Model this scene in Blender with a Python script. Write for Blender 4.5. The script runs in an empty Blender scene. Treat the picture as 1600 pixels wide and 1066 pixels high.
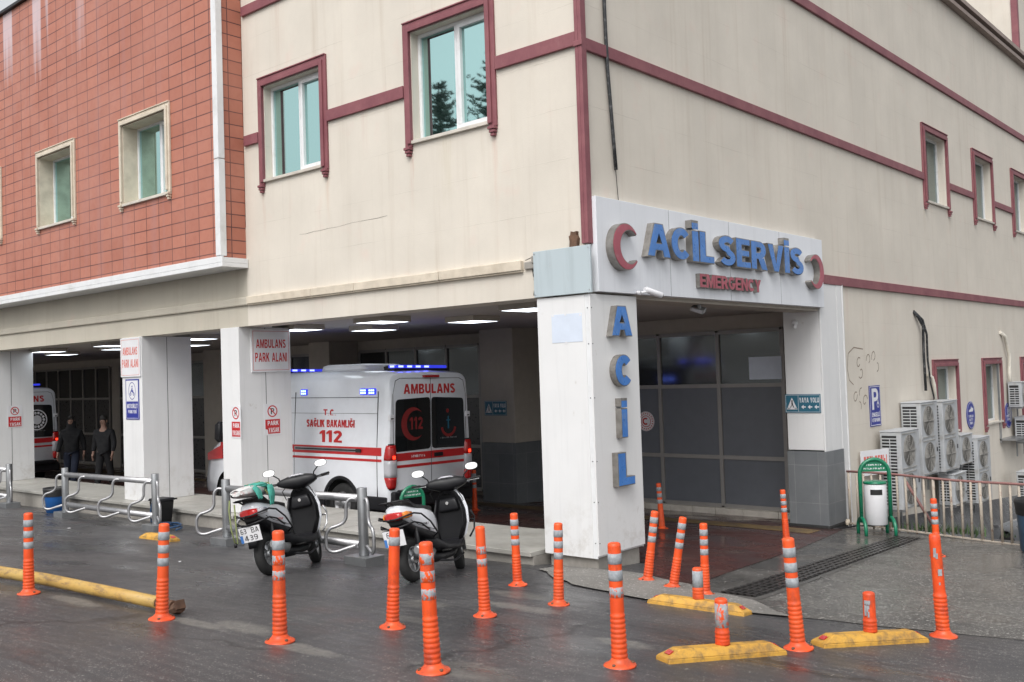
import bpy, bmesh, math, random
from mathutils import Matrix, Vector, Euler
R_ = math.radians
scn = bpy.context.scene
COL = scn.collection
# ------------------------------------------------------------------ camera
RGT = Vector((0.7555387, 0.6542830, -0.0327884)); UPV = Vector((0.0464684, -0.0036008, 0.9989133)); FWD = Vector((-0.6534539, 0.7562412, 0.0331240)); CAM = Vector((6.4405939, -8.7885782, 2.2000000))
cd = bpy.data.cameras.new("camera"); cam = bpy.data.objects.new("camera", cd); COL.objects.link(cam)
cd.lens = 34.3477; cd.sensor_width = 36; cd.clip_start = .1; cd.clip_end = 3000
m3 = Matrix((RGT, UPV, -FWD)).transposed()
cam.matrix_world = Matrix.Translation(CAM) @ m3.to_4x4()
scn.camera = cam
# ------------------------------------------------------------------ world and sun (overcast)
SUN_EL, SUN_AZ = R_(52), R_(160)          # azimuth clockwise from +y
w = bpy.data.worlds.new("World"); scn.world = w; w.use_nodes = True
nt = w.node_tree; bg = nt.nodes['Background']
sky = nt.nodes.new('ShaderNodeTexSky'); sky.sky_type = 'NISHITA'; sky.sun_disc = False
sky.sun_elevation = SUN_EL; sky.sun_rotation = SUN_AZ; sky.dust_density = 4; sky.air_density = 1.2; sky.ozone_density = 1
hs = nt.nodes.new('ShaderNodeHueSaturation'); hs.inputs['Saturation'].default_value = .14
nt.links.new(sky.outputs[0], hs.inputs['Color']); nt.links.new(hs.outputs[0], bg.inputs[0])
bg.inputs[1].default_value = .15
sd = bpy.data.lights.new("sun", 'SUN'); so = bpy.data.objects.new("sun", sd); COL.objects.link(so)
sd.energy = .9; sd.angle = R_(40); sd.color = (1, .97, .93)
sv = Vector((math.sin(SUN_AZ)*math.cos(SUN_EL), math.cos(SUN_AZ)*math.cos(SUN_EL), math.sin(SUN_EL)))
so.rotation_euler = sv.to_track_quat('Z', 'Y').to_euler(); so.location = (5, -20, 30)
vs = scn.view_settings; vs.view_transform = 'Standard'; vs.look = 'None'; vs.gamma = 1; vs.exposure = .5
try: scn.cycles.max_bounces = 8; scn.cycles.diffuse_bounces = 4; scn.cycles.glossy_bounces = 4
except Exception: pass
rnd = random.Random(7)
# ------------------------------------------------------------------ helpers
class MB:
    """collects shapes; build() links them as ONE mesh object"""
    def __init__(s, M=None): s.v = []; s.f = []; s.mi = []; s.sm = []; s.M = M or Matrix()
    def add(s, vs, fs, mi=0, sm=False, M=None):
        b = len(s.v); T = s.M @ M if M is not None else s.M
        for p in vs: s.v.append(tuple(T @ Vector(p)))
        for f in fs: s.f.append([b+i for i in f]); s.mi.append(mi); s.sm.append(sm)
        return s
    def box(s, x0, x1, y0, y1, z0, z1, mi=0, M=None):
        vs = [(x, y, z) for z in (z0, z1) for y in (y0, y1) for x in (x0, x1)]
        return s.add(vs, [(0,2,3,1),(4,5,7,6),(0,1,5,4),(2,6,7,3),(0,4,6,2),(1,3,7,5)], mi, False, M)
    def frustum(s, b, t, z0, z1, mi=0, M=None):   # b,t = (x0,x1,y0,y1)
        vs = [(x, y, z0) for y in b[2:] for x in b[:2]] + [(x, y, z1) for y in t[2:] for x in t[:2]]
        return s.add(vs, [(0,2,3,1),(4,5,7,6),(0,1,5,4),(2,6,7,3),(0,4,6,2),(1,3,7,5)], mi, False, M)
    def prism(s, pts, z0, z1, mi=0, M=None):      # pts: CCW outline
        n = len(pts); vs = [(p[0], p[1], z0) for p in pts] + [(p[0], p[1], z1) for p in pts]
        fs = [tuple(range(n))[::-1], tuple(range(n, 2*n))] + [(i, (i+1) % n, n+(i+1) % n, n+i) for i in range(n)]
        return s.add(vs, fs, mi, False, M)
    def lathe(s, prof, n=24, mi=0, M=None, sm=True, cap=True):   # prof [(r,z)]
        vs = []; fs = []
        for r, z in prof:
            for k in range(n):
                a = 2*math.pi*k/n; vs.append((r*math.cos(a), r*math.sin(a), z))
        for j in range(len(prof)-1):
            for k in range(n):
                k2 = (k+1) % n; fs.append((j*n+k, j*n+k2, (j+1)*n+k2, (j+1)*n+k))
        s.add(vs, fs, mi, sm, M)
        if cap:
            s.add([vs[k] for k in range(n)], [tuple(range(n))[::-1]], mi, False, M)
            s.add(vs[-n:], [tuple(range(n))], mi, False, M)
        return s
    def cyl(s, p0, p1, r, r1=None, n=16, mi=0, sm=True, M=None):
        p0 = Vector(p0); p1 = Vector(p1); d = p1-p0; q = d.to_track_quat('Z', 'Y').to_matrix().to_4x4()
        T = Matrix.Translation(p0) @ q
        if M is not None: T = M @ T
        return s.lathe([(r, 0), (r if r1 is None else r1, d.length)], n, mi, T, sm)
    def tube(s, path, r, n=8, mi=0, closed=False, M=None):
        P = [Vector(p) for p in path]; N = len(P); vs = []; fs = []
        t0 = (P[1]-P[0]).normalized(); up = Vector((0,0,1)) if abs(t0.z) < .9 else Vector((1,0,0))
        u = t0.cross(up).normalized()
        for i in range(N):
            if closed: t = (P[(i+1) % N]-P[i-1]).normalized()
            else: t = (P[min(i+1, N-1)]-P[max(i-1, 0)]).normalized()
            u = (u - t*u.dot(t)).normalized(); v = t.cross(u)
            rr = r[i] if isinstance(r, (list, tuple)) else r
            for k in range(n):
                a = 2*math.pi*k/n; vs.append(tuple(P[i]+rr*(math.cos(a)*u+math.sin(a)*v)))
        for i in range(N if closed else N-1):
            j = (i+1) % N
            for k in range(n): fs.append((i*n+k, i*n+(k+1) % n, j*n+(k+1) % n, j*n+k))
        s.add(vs, fs, mi, True, M)
        if not closed:
            s.add(vs[:n], [tuple(range(n))[::-1]], mi, False, M); s.add(vs[-n:], [tuple(range(n))], mi, False, M)
        return s
    def loft(s, secs, n=20, mi=0, M=None, cap=True):   # sec=(centre, u half axis, v half axis, exponent)
        vs = []; fs = []
        for c, u, v, e in secs:
            c = Vector(c); u = Vector(u); v = Vector(v)
            for k in range(n):
                a = 2*math.pi*k/n; ca, sa = math.cos(a), math.sin(a)
                vs.append(tuple(c + u*math.copysign(abs(ca)**(2/e), ca) + v*math.copysign(abs(sa)**(2/e), sa)))
        for j in range(len(secs)-1):
            for k in range(n):
                k2 = (k+1) % n; fs.append((j*n+k, j*n+k2, (j+1)*n+k2, (j+1)*n+k))
        s.add(vs, fs, mi, True, M)
        if cap: s.add(vs[:n], [tuple(range(n))[::-1]], mi, False, M); s.add(vs[-n:], [tuple(range(n))], mi, False, M)
        return s
    def ring(s, c, r0, r1, z0, z1, n=32, mi=0, a0=0, a1=2*math.pi, M=None, sy=1):   # flat annulus (arc) in xy
        full = abs(a1-a0-2*math.pi) < 1e-6; vs = []; fs = []; m = n if full else n+1
        for k in range(m):
            a = a0+(a1-a0)*k/n
            for r, z in ((r0, z0), (r1, z0), (r1, z1), (r0, z1)):
                vs.append((c[0]+r*math.cos(a), c[1]+sy*r*math.sin(a), z))
        for k in range(n):
            k2 = (k+1) % m
            for q in range(4): fs.append((k*4+q, k*4+(q+1) % 4, k2*4+(q+1) % 4, k2*4+q))
        if not full: fs += [(0,3,2,1), ((m-1)*4, (m-1)*4+1, (m-1)*4+2, (m-1)*4+3)]
        return s.add(vs, fs, mi, False, M)
    def build(s, name, mats, parent=None, bevel=0, world=False, fix=True):
        me = bpy.data.meshes.new(name); me.from_pydata(s.v, [], s.f)
        for m in (mats if isinstance(mats, (list, tuple)) else [mats]): me.materials.append(m)
        me.polygons.foreach_set('material_index', s.mi); me.polygons.foreach_set('use_smooth', s.sm)
        if fix:
            bm = bmesh.new(); bm.from_mesh(me); bmesh.ops.remove_doubles(bm, verts=bm.verts, dist=1e-5)
            bmesh.ops.recalc_face_normals(bm, faces=bm.faces); bm.to_mesh(me); bm.free()
        me.update(); o = bpy.data.objects.new(name, me); COL.objects.link(o)
        if parent is not None:
            o.parent = parent
            if world: o.location = -parent.location
        if bevel:
            b = o.modifiers.new('bevel', 'BEVEL'); b.width = bevel; b.segments = 2; b.limit_method = 'ANGLE'; b.angle_limit = R_(40)
        return o
def tag(o, label=None, cat=None, group=None, kind=None):
    if label: o['label'] = label
    if cat: o['category'] = cat
    if group: o['group'] = group
    if kind: o['kind'] = kind
    return o
def thing(name, label, cat, loc=(0,0,0), rot=(0,0,0), group=None):
    o = bpy.data.objects.new(name, None); COL.objects.link(o); o.empty_display_size = .1
    o.location = loc; o.rotation_mode = 'XYZ'
    if isinstance(rot, Matrix): o.rotation_euler = rot.to_euler()
    else: o.rotation_euler = rot if isinstance(rot, (tuple, list)) else (0, 0, rot)
    return tag(o, label, cat, group)
def struct(name, mb, m, **k): return tag(mb.build(name, m, **k), kind='structure')
def copy_tree(o, parent=None):
    c = o.copy(); COL.objects.link(c)
    if parent is not None: c.parent = parent
    for ch in [x for x in bpy.data.objects if x.parent == o]: copy_tree(ch, c)
    return c
def _arc(cx, cy, rx, ry, a0, a1, n=14): return [(cx+rx*math.cos(R_(a0+(a1-a0)*k/n)), cy+ry*math.sin(R_(a0+(a1-a0)*k/n))) for k in range(n+1)]
def _stroke(P, T):
    L = []; Rr = []; n = len(P)
    for i in range(n):
        p = Vector(P[i]); d0 = (p-Vector(P[i-1])).normalized() if i else None; d1 = (Vector(P[i+1])-p).normalized() if i < n-1 else None
        if d0 is None: d0 = d1
        if d1 is None: d1 = d0
        t = d0+d1; t = t.normalized() if t.length > 1e-6 else d0; nn = Vector((-t.y, t.x)); c = max(.5, nn.dot(Vector((-d0.y, d0.x))))
        L.append(tuple(p+nn*T/2/c)); Rr.append(tuple(p-nn*T/2/c))
    return L+Rr[::-1]
def glyph(ch, T):
    """outlines in a box of cap height 1: list of (polygon, holes...) groups, width"""
    h = T/2; W = .78
    def bow(x0, x1, y0, y1): r = (y1-y0)/2; rx = min(r*.95, (x1-x0)*.6); return _arc(x1-rx, (y0+y1)/2, rx, r, -90, 90, 10)
    if ch in 'IİI1' and ch != '1':
        g = [[[(0, 0), (T, 0), (T, 1), (0, 1)]]]
        if ch == 'İ': g = [[[(0, 0), (T, 0), (T, .98), (0, .98)]], [[(0, 1.05), (T, 1.05), (T, 1.05+T*.9), (0, 1.05+T*.9)]]]
        return g, T
    if ch == 'A': return [[[(0, 0), (T*1.05, 0), (T*1.25, .2), (.84-T*1.25, .2), (.84-T*1.05, 0), (.84, 0), (.42+T*.62, 1), (.42-T*.62, 1)], [(.42-.12, .2+T*.85), (.42, .74), (.42+.12, .2+T*.85)]]], .84
    if ch == 'L': return [[[(0, 0), (.6, 0), (.6, T*.9), (T, T*.9), (T, 1), (0, 1)]]], .6
    if ch == 'E': t = T*.85; return [[[(0, 0), (.64, 0), (.64, t), (T, t), (T, .5-t/2), (.58, .5-t/2), (.58, .5+t/2), (T, .5+t/2), (T, 1-t), (.62, 1-t), (.62, 1), (0, 1)]]], .64
    if ch == 'T': return [[[(.35-h, 0), (.35+h, 0), (.35+h, 1-T*.85), (.7, 1-T*.85), (.7, 1), (0, 1), (0, 1-T*.85), (.35-h, 1-T*.85)]]], .7
    if ch == 'V': return [[[(.4-T*.5, 0), (.4+T*.5, 0), (.8, 1), (.8-T*1.05, 1), (.4, T*1.05), (T*1.05, 1), (0, 1)]]], .8
    if ch == 'M': return [[[(0, 0), (T*.85, 0), (T*.85, .66), (.45-T*.35, 0), (.45+T*.35, 0), (.9-T*.85, .66), (.9-T*.85, 0), (.9, 0), (.9, 1), (.9-T*1.15, 1), (.45, .36), (T*1.15, 1), (0, 1)]]], .9
    if ch == 'N': return [[[(0, 0), (T*.9, 0), (T*.9, .62), (.76-T*.95, 0), (.76, 0), (.76, 1), (.76-T*.9, 1), (.76-T*.9, .38), (T*.95, 1), (0, 1)]]], .76
    if ch == 'Y': return [[[(.39-h, 0), (.39+h, 0), (.39+h, .4), (.78, 1), (.78-T*1.1, 1), (.39, .4+T*.75), (T*1.1, 1), (0, 1), (.39-h, .4)]]], .78
    if ch == 'K': return [[[(0, 0), (T, 0), (T, .3), (T+.1, .42), (.78-T*1.2, 0), (.78, 0), (T+.27, .6), (.75, 1), (.75-T*1.2, 1), (T, .62), (T, 1), (0, 1)]]], .78
    if ch == 'H': t = T*.8; return [[[(0, 0), (T, 0), (T, .5-t/2), (.74-T, .5-t/2), (.74-T, 0), (.74, 0), (.74, 1), (.74-T, 1), (.74-T, .5+t/2), (T, .5+t/2), (T, 1), (0, 1)]]], .74
    if ch in 'PR':
        y0 = .40; out = [(0, 0), (T, 0), (T, y0-.02)]
        if ch == 'R': out += [(T+.1, y0-.02), (.74-T*1.12, 0), (.76, 0), (.76-T*.75, y0+.02)]
        o = out+bow(0, .70, y0, 1)+[(0, 1)]; t = T*.85; return [[o, [(T, y0+t)]+bow(T, .70-T, y0+t, 1-t)+[(T, 1-t)]]], .76 if ch == 'R' else .7
    if ch == 'B':
        t = T*.8; o = [(0, 0)]+bow(0, .72, 0, .52)+bow(0, .68, .52, 1)[1:]+[(0, 1)]
        return [[o, [(T, t)]+bow(T, .72-T*.9, t, .52-t/2)+[(T, .52-t/2)], [(T, .52+t/2)]+bow(T, .68-T, .52+t/2, 1-t)+[(T, 1-t)]]], .72
    if ch == 'D': return [[[(0, 0)]+_arc(.32, .5, .42, .5, -90, 90, 14)+[(0, 1)], [(T, T*.85)]+_arc(.32, .5, .42-T, .5-T*.85, -90, 90, 14)+[(T, 1-T*.85)]]], .74
    if ch in 'O0': w = .8 if ch == 'O' else .66; return [[_arc(w/2, .5, w/2, .5, 0, 343, 21), _arc(w/2, .5, w/2-T, .5-T*.85, 0, 343, 21)]], w
    if ch == 'U': return [[_stroke([(h, 1), (h, .34)]+_arc(.37, .34, .37-h, .34-h, 180, 360, 14)[1:]+[(.74-h, 1)], T)]], .74
    if ch in 'CÇG':
        P = _arc(.39, .5, .39-h, .5-h, 42, 318 if ch != 'G' else 305, 22)
        g = [[_stroke(P, T)]]
        if ch == 'G': P = _arc(.39, .5, .39-h, .5-h, 42, 322, 22)+[(.78-h, .42), (.42, .42)]; g = [[_stroke(P, T*.95)]]
        if ch == 'Ç': g.append([[(.33, -.05), (.45, -.05), (.42, -.2), (.28, -.2)]])
        return g, .78
    if ch == 'Ğ': g, w_ = glyph('G', T); return g+[[_stroke(_arc(.39, 1.22, .16, .12, 190, 350, 8), T*.4)]], w_
    if ch == 'S':
        P = _arc(.36, .735, .36-h, .265-h*.85, 25, 270, 13)+_arc(.36, .27, .36-h, .27-h*.85, 90, -155, 13)[1:]
        return [[_stroke(P, T*.94)]], .72
    if ch == '1': return [[[(.2, 0), (.2+T, 0), (.2+T, 1), (.22, 1), (0, .82), (0, .66), (.2, .76)]]], .2+T
    if ch == '2': return [[_stroke(_arc(.33, .70, .33-h, .30-h, 170, -30, 12)+[(h*1.2, h)], T*.95)+[]], [[(h*.2+.02, 0), (.66, 0), (.66, T*.8), (h*.2+.02, T*.8)]]], .66
    if ch == '3': return [[_stroke(_arc(.33, .74, .3-h, .26-h, 150, -70, 10)+[(.3, .52)]+_arc(.33, .27, .33-h, .27-h, 75, -150, 12), T*.85)]], .66
    if ch == '4': return [[[(.38, 0), (.38+T, 0), (.38+T, .2), (.72, .2), (.72, .2+T*.85), (.38+T, .2+T*.85), (.38+T, 1), (.36, 1), (0, .38), (0, .2), (.38, .2)], [(.38, .2+T*.85), (.17, .2+T*.85), (.38, .72)]]], .72
    if ch in '69':
        P = [_stroke([(.56, .86)]+_arc(.36, .62, .36-h, .38-h, 70, 180, 8)+[(h, .32)], T*.85)]
        g = [P, [_arc(.34, .3, .34, .3, 0, 340, 17), _arc(.34, .3, .34-T*.9, .3-T*.8, 0, 340, 17)]]
        if ch == '9': g = [[[(.68-x, 1-y) for x, y in c] for c in q] for q in g]
        return g, .68
    if ch == '8': return [[_arc(.34, .74, .3, .26, 0, 340, 17), _arc(.34, .74, .3-T*.85, .26-T*.75, 0, 340, 17)], [_arc(.34, .27, .34, .27, 0, 340, 17), _arc(.34, .27, .34-T*.9, .27-T*.75, 0, 340, 17)]], .68
    if ch == '.': return [[[(0, 0), (T, 0), (T, T), (0, T)]]], T
    return [], .35
from mathutils.geometry import tessellate_polygon
def text_geo(txt, bold=.2, gap=.13):
    """bold: stroke width relative to the cap height; returns list of (polygons) in a line, and the width"""
    out = []; x = 0; lay = 0
    for ch in txt:
        g, w_ = glyph(ch, bold)
        for i, grp in enumerate(g): out.append(([[(px+x, py) for px, py in c] for c in grp], i))
        x += w_+gap
    return out, x-gap
def put_text(mb, txt, x0, x1, y0, y1, z, depth=.001, bold=.2, mi=0, M=None, gap=.13, slant=0, lift=None):
    """writing whose capitals fill the rectangle x0..x1, y0..y1 of the local plane, standing on height z"""
    if bold < .1: bold = .2
    out, w_ = text_geo(txt, bold, gap)
    for grp, i in out:
        fl = [p for c in grp for p in c]; tri = tessellate_polygon([[Vector((p[0], p[1], 0)) for p in c] for c in grp])
        q = [(x0+p[0]/w_*(x1-x0)+slant*p[1], y0+p[1]*(y1-y0)) for p in fl]; n = len(q); zt = z+depth+i*.0004
        vs = [(a, b_, z) for a, b_ in q]+[(a, b_, zt) for a, b_ in q]
        fs = [tuple(t)[::-1] for t in tri]+[tuple(k+n for k in t) for t in tri]
        k = 0
        for c in grp:
            m = len(c); fs += [(k+j, k+(j+1) % m, n+k+(j+1) % m, n+k+j) for j in range(m)]; k += m
        mb.add(vs, fs, mi, False, M)
def scrawl(mb, x0, x1, y0, y1, z, n, seed, mi=0):      # marks too small to read
    r = random.Random(seed); x = x0; step = (x1-x0)/n
    for i in range(n):
        wd = step*r.uniform(.55, .8); h = (y1-y0)
        mb.box(x, x+wd*.35, y0, y1, z, z+.001, mi)
        mb.box(x+wd*.35, x+wd, y0+h*r.choice((0, .4, .75)), y0+h*r.choice((.25, .6, 1)) if r.random() < .5 else y1, z, z+.001, mi) if r.random() < .8 else None
        x += step
FACE_L = (R_(90), 0, 0)                # a flat thing on the street facade: local x right, y up, z towards -y
FACE_R = (R_(90), 0, R_(90))           # on the side facade: local x away (+y), y up, z towards +x
def FL(x, y, z): return Matrix.Translation((x, y, z)) @ Euler(FACE_L).to_matrix().to_4x4()
def FR(x, y, z): return Matrix.Translation((x, y, z)) @ Euler(FACE_R).to_matrix().to_4x4()
# ------------------------------------------------------------------ materials
class NT:
    def __init__(s, name):
        s.m = bpy.data.materials.new(name); s.m.use_nodes = True; s.t = s.m.node_tree; s.b = s.t.nodes['Principled BSDF']
    def n(s, ty, **k):
        x = s.t.nodes.new(ty)
        for a, v in k.items(): setattr(x, a, v)
        return x
    def l(s, a, b): s.t.links.new(a, b)
    def inp(s, i, v):
        if isinstance(v, bpy.types.NodeSocket): return v
        return v
    def set(s, sock, v):
        if isinstance(v, bpy.types.NodeSocket): s.l(v, sock)
        else: sock.default_value = v
    def math(s, op, a, b=0, c=0, clamp=False):
        x = s.n('ShaderNodeMath', operation=op, use_clamp=clamp); s.set(x.inputs[0], a); s.set(x.inputs[1], b)
        if op in ('MULTIPLY_ADD', 'COMPARE'): s.set(x.inputs[2], c)
        return x.outputs[0]
    def vmath(s, op, a, b=(0,0,0)):
        x = s.n('ShaderNodeVectorMath', operation=op); s.set(x.inputs[0], a); s.set(x.inputs[1], b); return x.outputs[0]
    def mix(s, f, a, b, mode='MIX'):
        x = s.n('ShaderNodeMix', data_type='RGBA', blend_type=mode); s.set(x.inputs[0], f)
        for i, v in ((6, a), (7, b)):
            if not isinstance(v, bpy.types.NodeSocket): v = tuple(v)+(1,) if len(v) == 3 else v
            s.set(x.inputs[i], v)
        return x.outputs[2]
    def ramp(s, f, lo, hi, a=0., b=1.):
        x = s.n('ShaderNodeMapRange'); s.set(x.inputs[0], f); x.inputs[1].default_value = lo; x.inputs[2].default_value = hi
        x.inputs[3].default_value = a; x.inputs[4].default_value = b; return x.outputs[0]
    def noise(s, vec, scale, detail=4, rough=.55, out=0):
        x = s.n('ShaderNodeTexNoise'); s.l(vec, x.inputs['Vector']); x.inputs['Scale'].default_value = scale
        x.inputs['Detail'].default_value = detail; x.inputs['Roughness'].default_value = rough; return x.outputs[out]
    def vor(s, vec, scale, feature='F1', out=0):
        x = s.n('ShaderNodeTexVoronoi', feature=feature); s.l(vec, x.inputs['Vector']); x.inputs['Scale'].default_value = scale; return x.outputs[out]
    def obj(s): return s.n('ShaderNodeTexCoord').outputs['Object']
    def pos(s): return s.n('ShaderNodeNewGeometry').outputs['Position']
    def sep(s, v):
        x = s.n('ShaderNodeSeparateXYZ'); s.l(v, x.inputs[0]); return x.outputs
    def comb(s, x_, y_, z_):
        x = s.n('ShaderNodeCombineXYZ')
        for i, v in enumerate((x_, y_, z_)): s.set(x.inputs[i], v)
        return x.outputs[0]
    def scale(s, v, xyz): return s.vmath('MULTIPLY', v, xyz)
    def bump(s, h, strength, dist=.01, prev=None):
        x = s.n('ShaderNodeBump'); s.l(h, x.inputs['Height']); x.inputs['Strength'].default_value = strength; x.inputs['Distance'].default_value = dist
        if prev is not None: s.l(prev, x.inputs['Normal'])
        s.l(x.outputs[0], s.b.inputs['Normal']); return x.outputs[0]
    def col(s, c): s.set(s.b.inputs['Base Color'], c if isinstance(c, bpy.types.NodeSocket) else tuple(c)+(1,)); return s
    def rough(s, r): s.set(s.b.inputs['Roughness'], r); return s
def pm(name, c, rough=.5, metal=0, var=.12, vs_=5, bump=0, bs=60, dirt=None, da=.5, ds=3, spec=None, emit=None, es=0, coat=0):
    N = NT(name); o = N.obj(); base = tuple(c)
    col = N.mix(N.ramp(N.noise(o, vs_, 5), .3, .7), tuple(x*(1-var) for x in c), tuple(min(1, x*(1+var)) for x in c))
    if dirt is not None:
        d = N.ramp(N.noise(o, ds, 8, .65), .52, .72, 0, da); col = N.mix(d, col, dirt)
    N.col(col); N.rough(N.ramp(N.noise(o, vs_*3, 4), .3, .7, max(.02, rough*.85), min(1, rough*1.15))); N.b.inputs['Metallic'].default_value = metal
    if spec is not None: N.b.inputs['Specular IOR Level'].default_value = spec
    if bump: N.bump(N.noise(o, bs, 4), bump, .004)
    if coat: N.b.inputs['Coat Weight'].default_value = coat; N.b.inputs['Coat Roughness'].default_value = .06
    if emit: N.b.inputs['Emission Color'].default_value = tuple(emit)+(1,); N.b.inputs['Emission Strength'].default_value = es
    return N.m
def stucco(name, c, streak=(.42, .34, .26), sa=.5):
    N = NT(name); p = N.pos(); s = N.sep(p); u = N.math('ADD', s[0], s[1])
    wall = N.comb(u, s[2], 0)
    col = N.mix(N.ramp(N.noise(p, .9, 5), .35, .68), tuple(x*.93 for x in c), tuple(x*1.04 for x in c))
    fine = N.ramp(N.noise(p, 14, 5, .7), .3, .7); col = N.mix(N.math('MULTIPLY', fine, .1), col, tuple(x*.75 for x in c))
    st = N.noise(N.scale(wall, (4.5, .22, 1)), 1, 6, .65)            # rain streaks
    st2 = N.noise(N.scale(wall, (14, .35, 1)), 1, 4, .6)
    m = N.math('MULTIPLY', N.ramp(st, .5, .75), N.ramp(st2, .35, .7)); col = N.mix(N.math('MULTIPLY', m, sa), col, streak)
    dist = N.vmath('ADD', wall, N.scale(N.noise(N.scale(wall, (2.3, 2.3, 1)), 1, 6, .7, out=1), (.035, .035, 0)))
    br = N.n('ShaderNodeTexBrick'); N.l(dist, br.inputs['Vector']); br.offset = .37; br.inputs['Scale'].default_value = 1
    br.inputs['Brick Width'].default_value = 2.35; br.inputs['Row Height'].default_value = .58; br.inputs['Mortar Size'].default_value = .0035; br.inputs['Mortar Smooth'].default_value = .6
    j = N.math('MULTIPLY', br.outputs['Fac'], N.ramp(N.noise(p, 1.1, 3), .42, .62)); col = N.mix(N.math('MULTIPLY', j, .3), col, (.2, .17, .13))
    # rust and dirt runs below the window corners and the string courses
    wx = N.math('ADD', u, N.math('MULTIPLY', N.math('SUBTRACT', N.noise(N.scale(wall, (3, 2.5, 1)), 1, 4), .5), .16)); fine2 = N.ramp(N.noise(N.scale(wall, (30, 1.2, 1)), 1, 4), .35, .65)
    for x0, z0, ln_, wd_, am_, cc in ((-2.15, 5.22, 1.0, .13, .35, (.42, .36, .2)), (-2.80, 5.1, .8, .05, .5, (.5, .25, .18)), (-1.32, 5.1, 1.1, .05, .45, (.55, .28, .2)), (-4.53, 5.1, .9, .06, .5, (.5, .3, .18)), (-6.05, 5.1, .8, .05, .4, (.5, .28, .2)), (-3.7, 5.85, .7, .09, .3, (.5, .3, .25)), (-5.6, 7.9, 1.2, .2, .3, (.5, .33, .26)), (11.45, 5.2, .9, .12, .35, (.4, .3, .2)), (13.05, 5.2, .9, .1, .35, (.4, .3, .2)), (7.3, 3.45, .9, .12, .3, (.5, .3, .25)), (9.2, 3.45, 1.3, .25, .25, (.5, .35, .3)), (4.2, 5.8, 1.4, .2, .25, (.45, .35, .28)), (14.9, .6, .9, .2, .4, (.6, .42, .12))):
        dx_ = N.ramp(N.math('ABSOLUTE', N.math('SUBTRACT', wx, x0)), wd_, wd_*.2); dz_ = N.math('MULTIPLY', N.ramp(s[2], z0-ln_, z0), N.math('LESS_THAN', s[2], z0))
        col = N.mix(N.math('MULTIPLY', N.math('MULTIPLY', dx_, dz_), N.math('MULTIPLY', fine2, am_)), col, cc)
    pk = N.ramp(N.noise(p, 2.2, 3), .6, .75, 0, .12); col = N.mix(pk, col, (.72, .42, .36))
    N.col(col); N.rough(.85); b = N.bump(N.noise(p, 55, 5, .7), .3, .006); N.bump(j, .3, .01, b)
    return N.m
M = {}
M['cream'] = stucco('cream_render', (.655, .605, .53))
M['cream_dk'] = stucco('cream_render_dark', (.53, .49, .41), (.3, .24, .17), .45)  # darker, browner-streaked cream for the wall strip below the red block
def maroon():
    N = NT('maroon_paint'); p = N.pos(); c = N.mix(N.ramp(N.noise(p, 2.5, 6, .7), .35, .7), (.19, .058, .072), (.27, .10, .11))
    c = N.mix(N.ramp(N.noise(N.scale(p, (1, 1, .4)), 5, 8, .7), .6, .8, 0, .5), c, (.4, .25, .24)); N.col(c); N.rough(.6); N.bump(N.noise(p, 30, 4), .25, .004); return N.m
M['maroon'] = maroon()
def tiles():
    N = NT('terracotta_tiles'); p = N.pos(); s = N.sep(p); u = N.math('ADD', s[0], s[1]); wall = N.comb(u, s[2], 0)
    wv = N.vmath('ADD', wall, N.scale(N.noise(p, .6, 2, out=1), (.02, .02, 0)))
    br = N.n('ShaderNodeTexBrick'); N.l(wv, br.inputs['Vector']); br.offset = 0; br.inputs['Scale'].default_value = 1
    br.inputs['Brick Width'].default_value = .4; br.inputs['Row Height'].default_value = .2; br.inputs['Mortar Size'].default_value = .009; br.inputs['Mortar Smooth'].default_value = .2
    br.inputs['Color1'].default_value = (.38, .135, .088, 1); br.inputs['Color2'].default_value = (.45, .17, .112, 1); br.inputs['Mortar'].default_value = (.06, .02, .025, 1)
    br.inputs['Bias'].default_value = 0
    col = N.mix(N.ramp(N.noise(p, .7, 4), .35, .7, 0, .35), br.outputs['Color'], (.49, .23, .175))
    col = N.mix(N.math('MULTIPLY', N.ramp(N.noise(p, 9, 5), .45, .7), .25), col, (.33, .10, .07))
    # pale lime runs starting at the coping, in a few columns on the far left
    run = N.math('MULTIPLY', N.ramp(N.noise(N.scale(wall, (2.1, .05, 1)), 1, 1), .56, .60), N.ramp(s[0], -10.5, -11.5)); fade = N.ramp(N.math('ADD', s[2], N.math('MULTIPLY', N.noise(N.scale(wall, (5, 0, 1)), 1, 2), 2.6)), 9.6, 10.6)
    col = N.mix(N.math('MULTIPLY', N.math('MULTIPLY', run, fade), .75, clamp=True), col, (.62, .52, .55))
    st = N.math('MULTIPLY', N.ramp(N.noise(N.scale(wall, (3.1, .12, 1)), 1, 5), .55, .7), .3); col = N.mix(st, col, (.36, .2, .2))
    N.col(col); N.rough(N.ramp(N.noise(p, 3, 4), .3, .7, .4, .6)); N.bump(br.outputs['Fac'], -.5, .01); return N.m
M['tiles'] = tiles()
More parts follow.
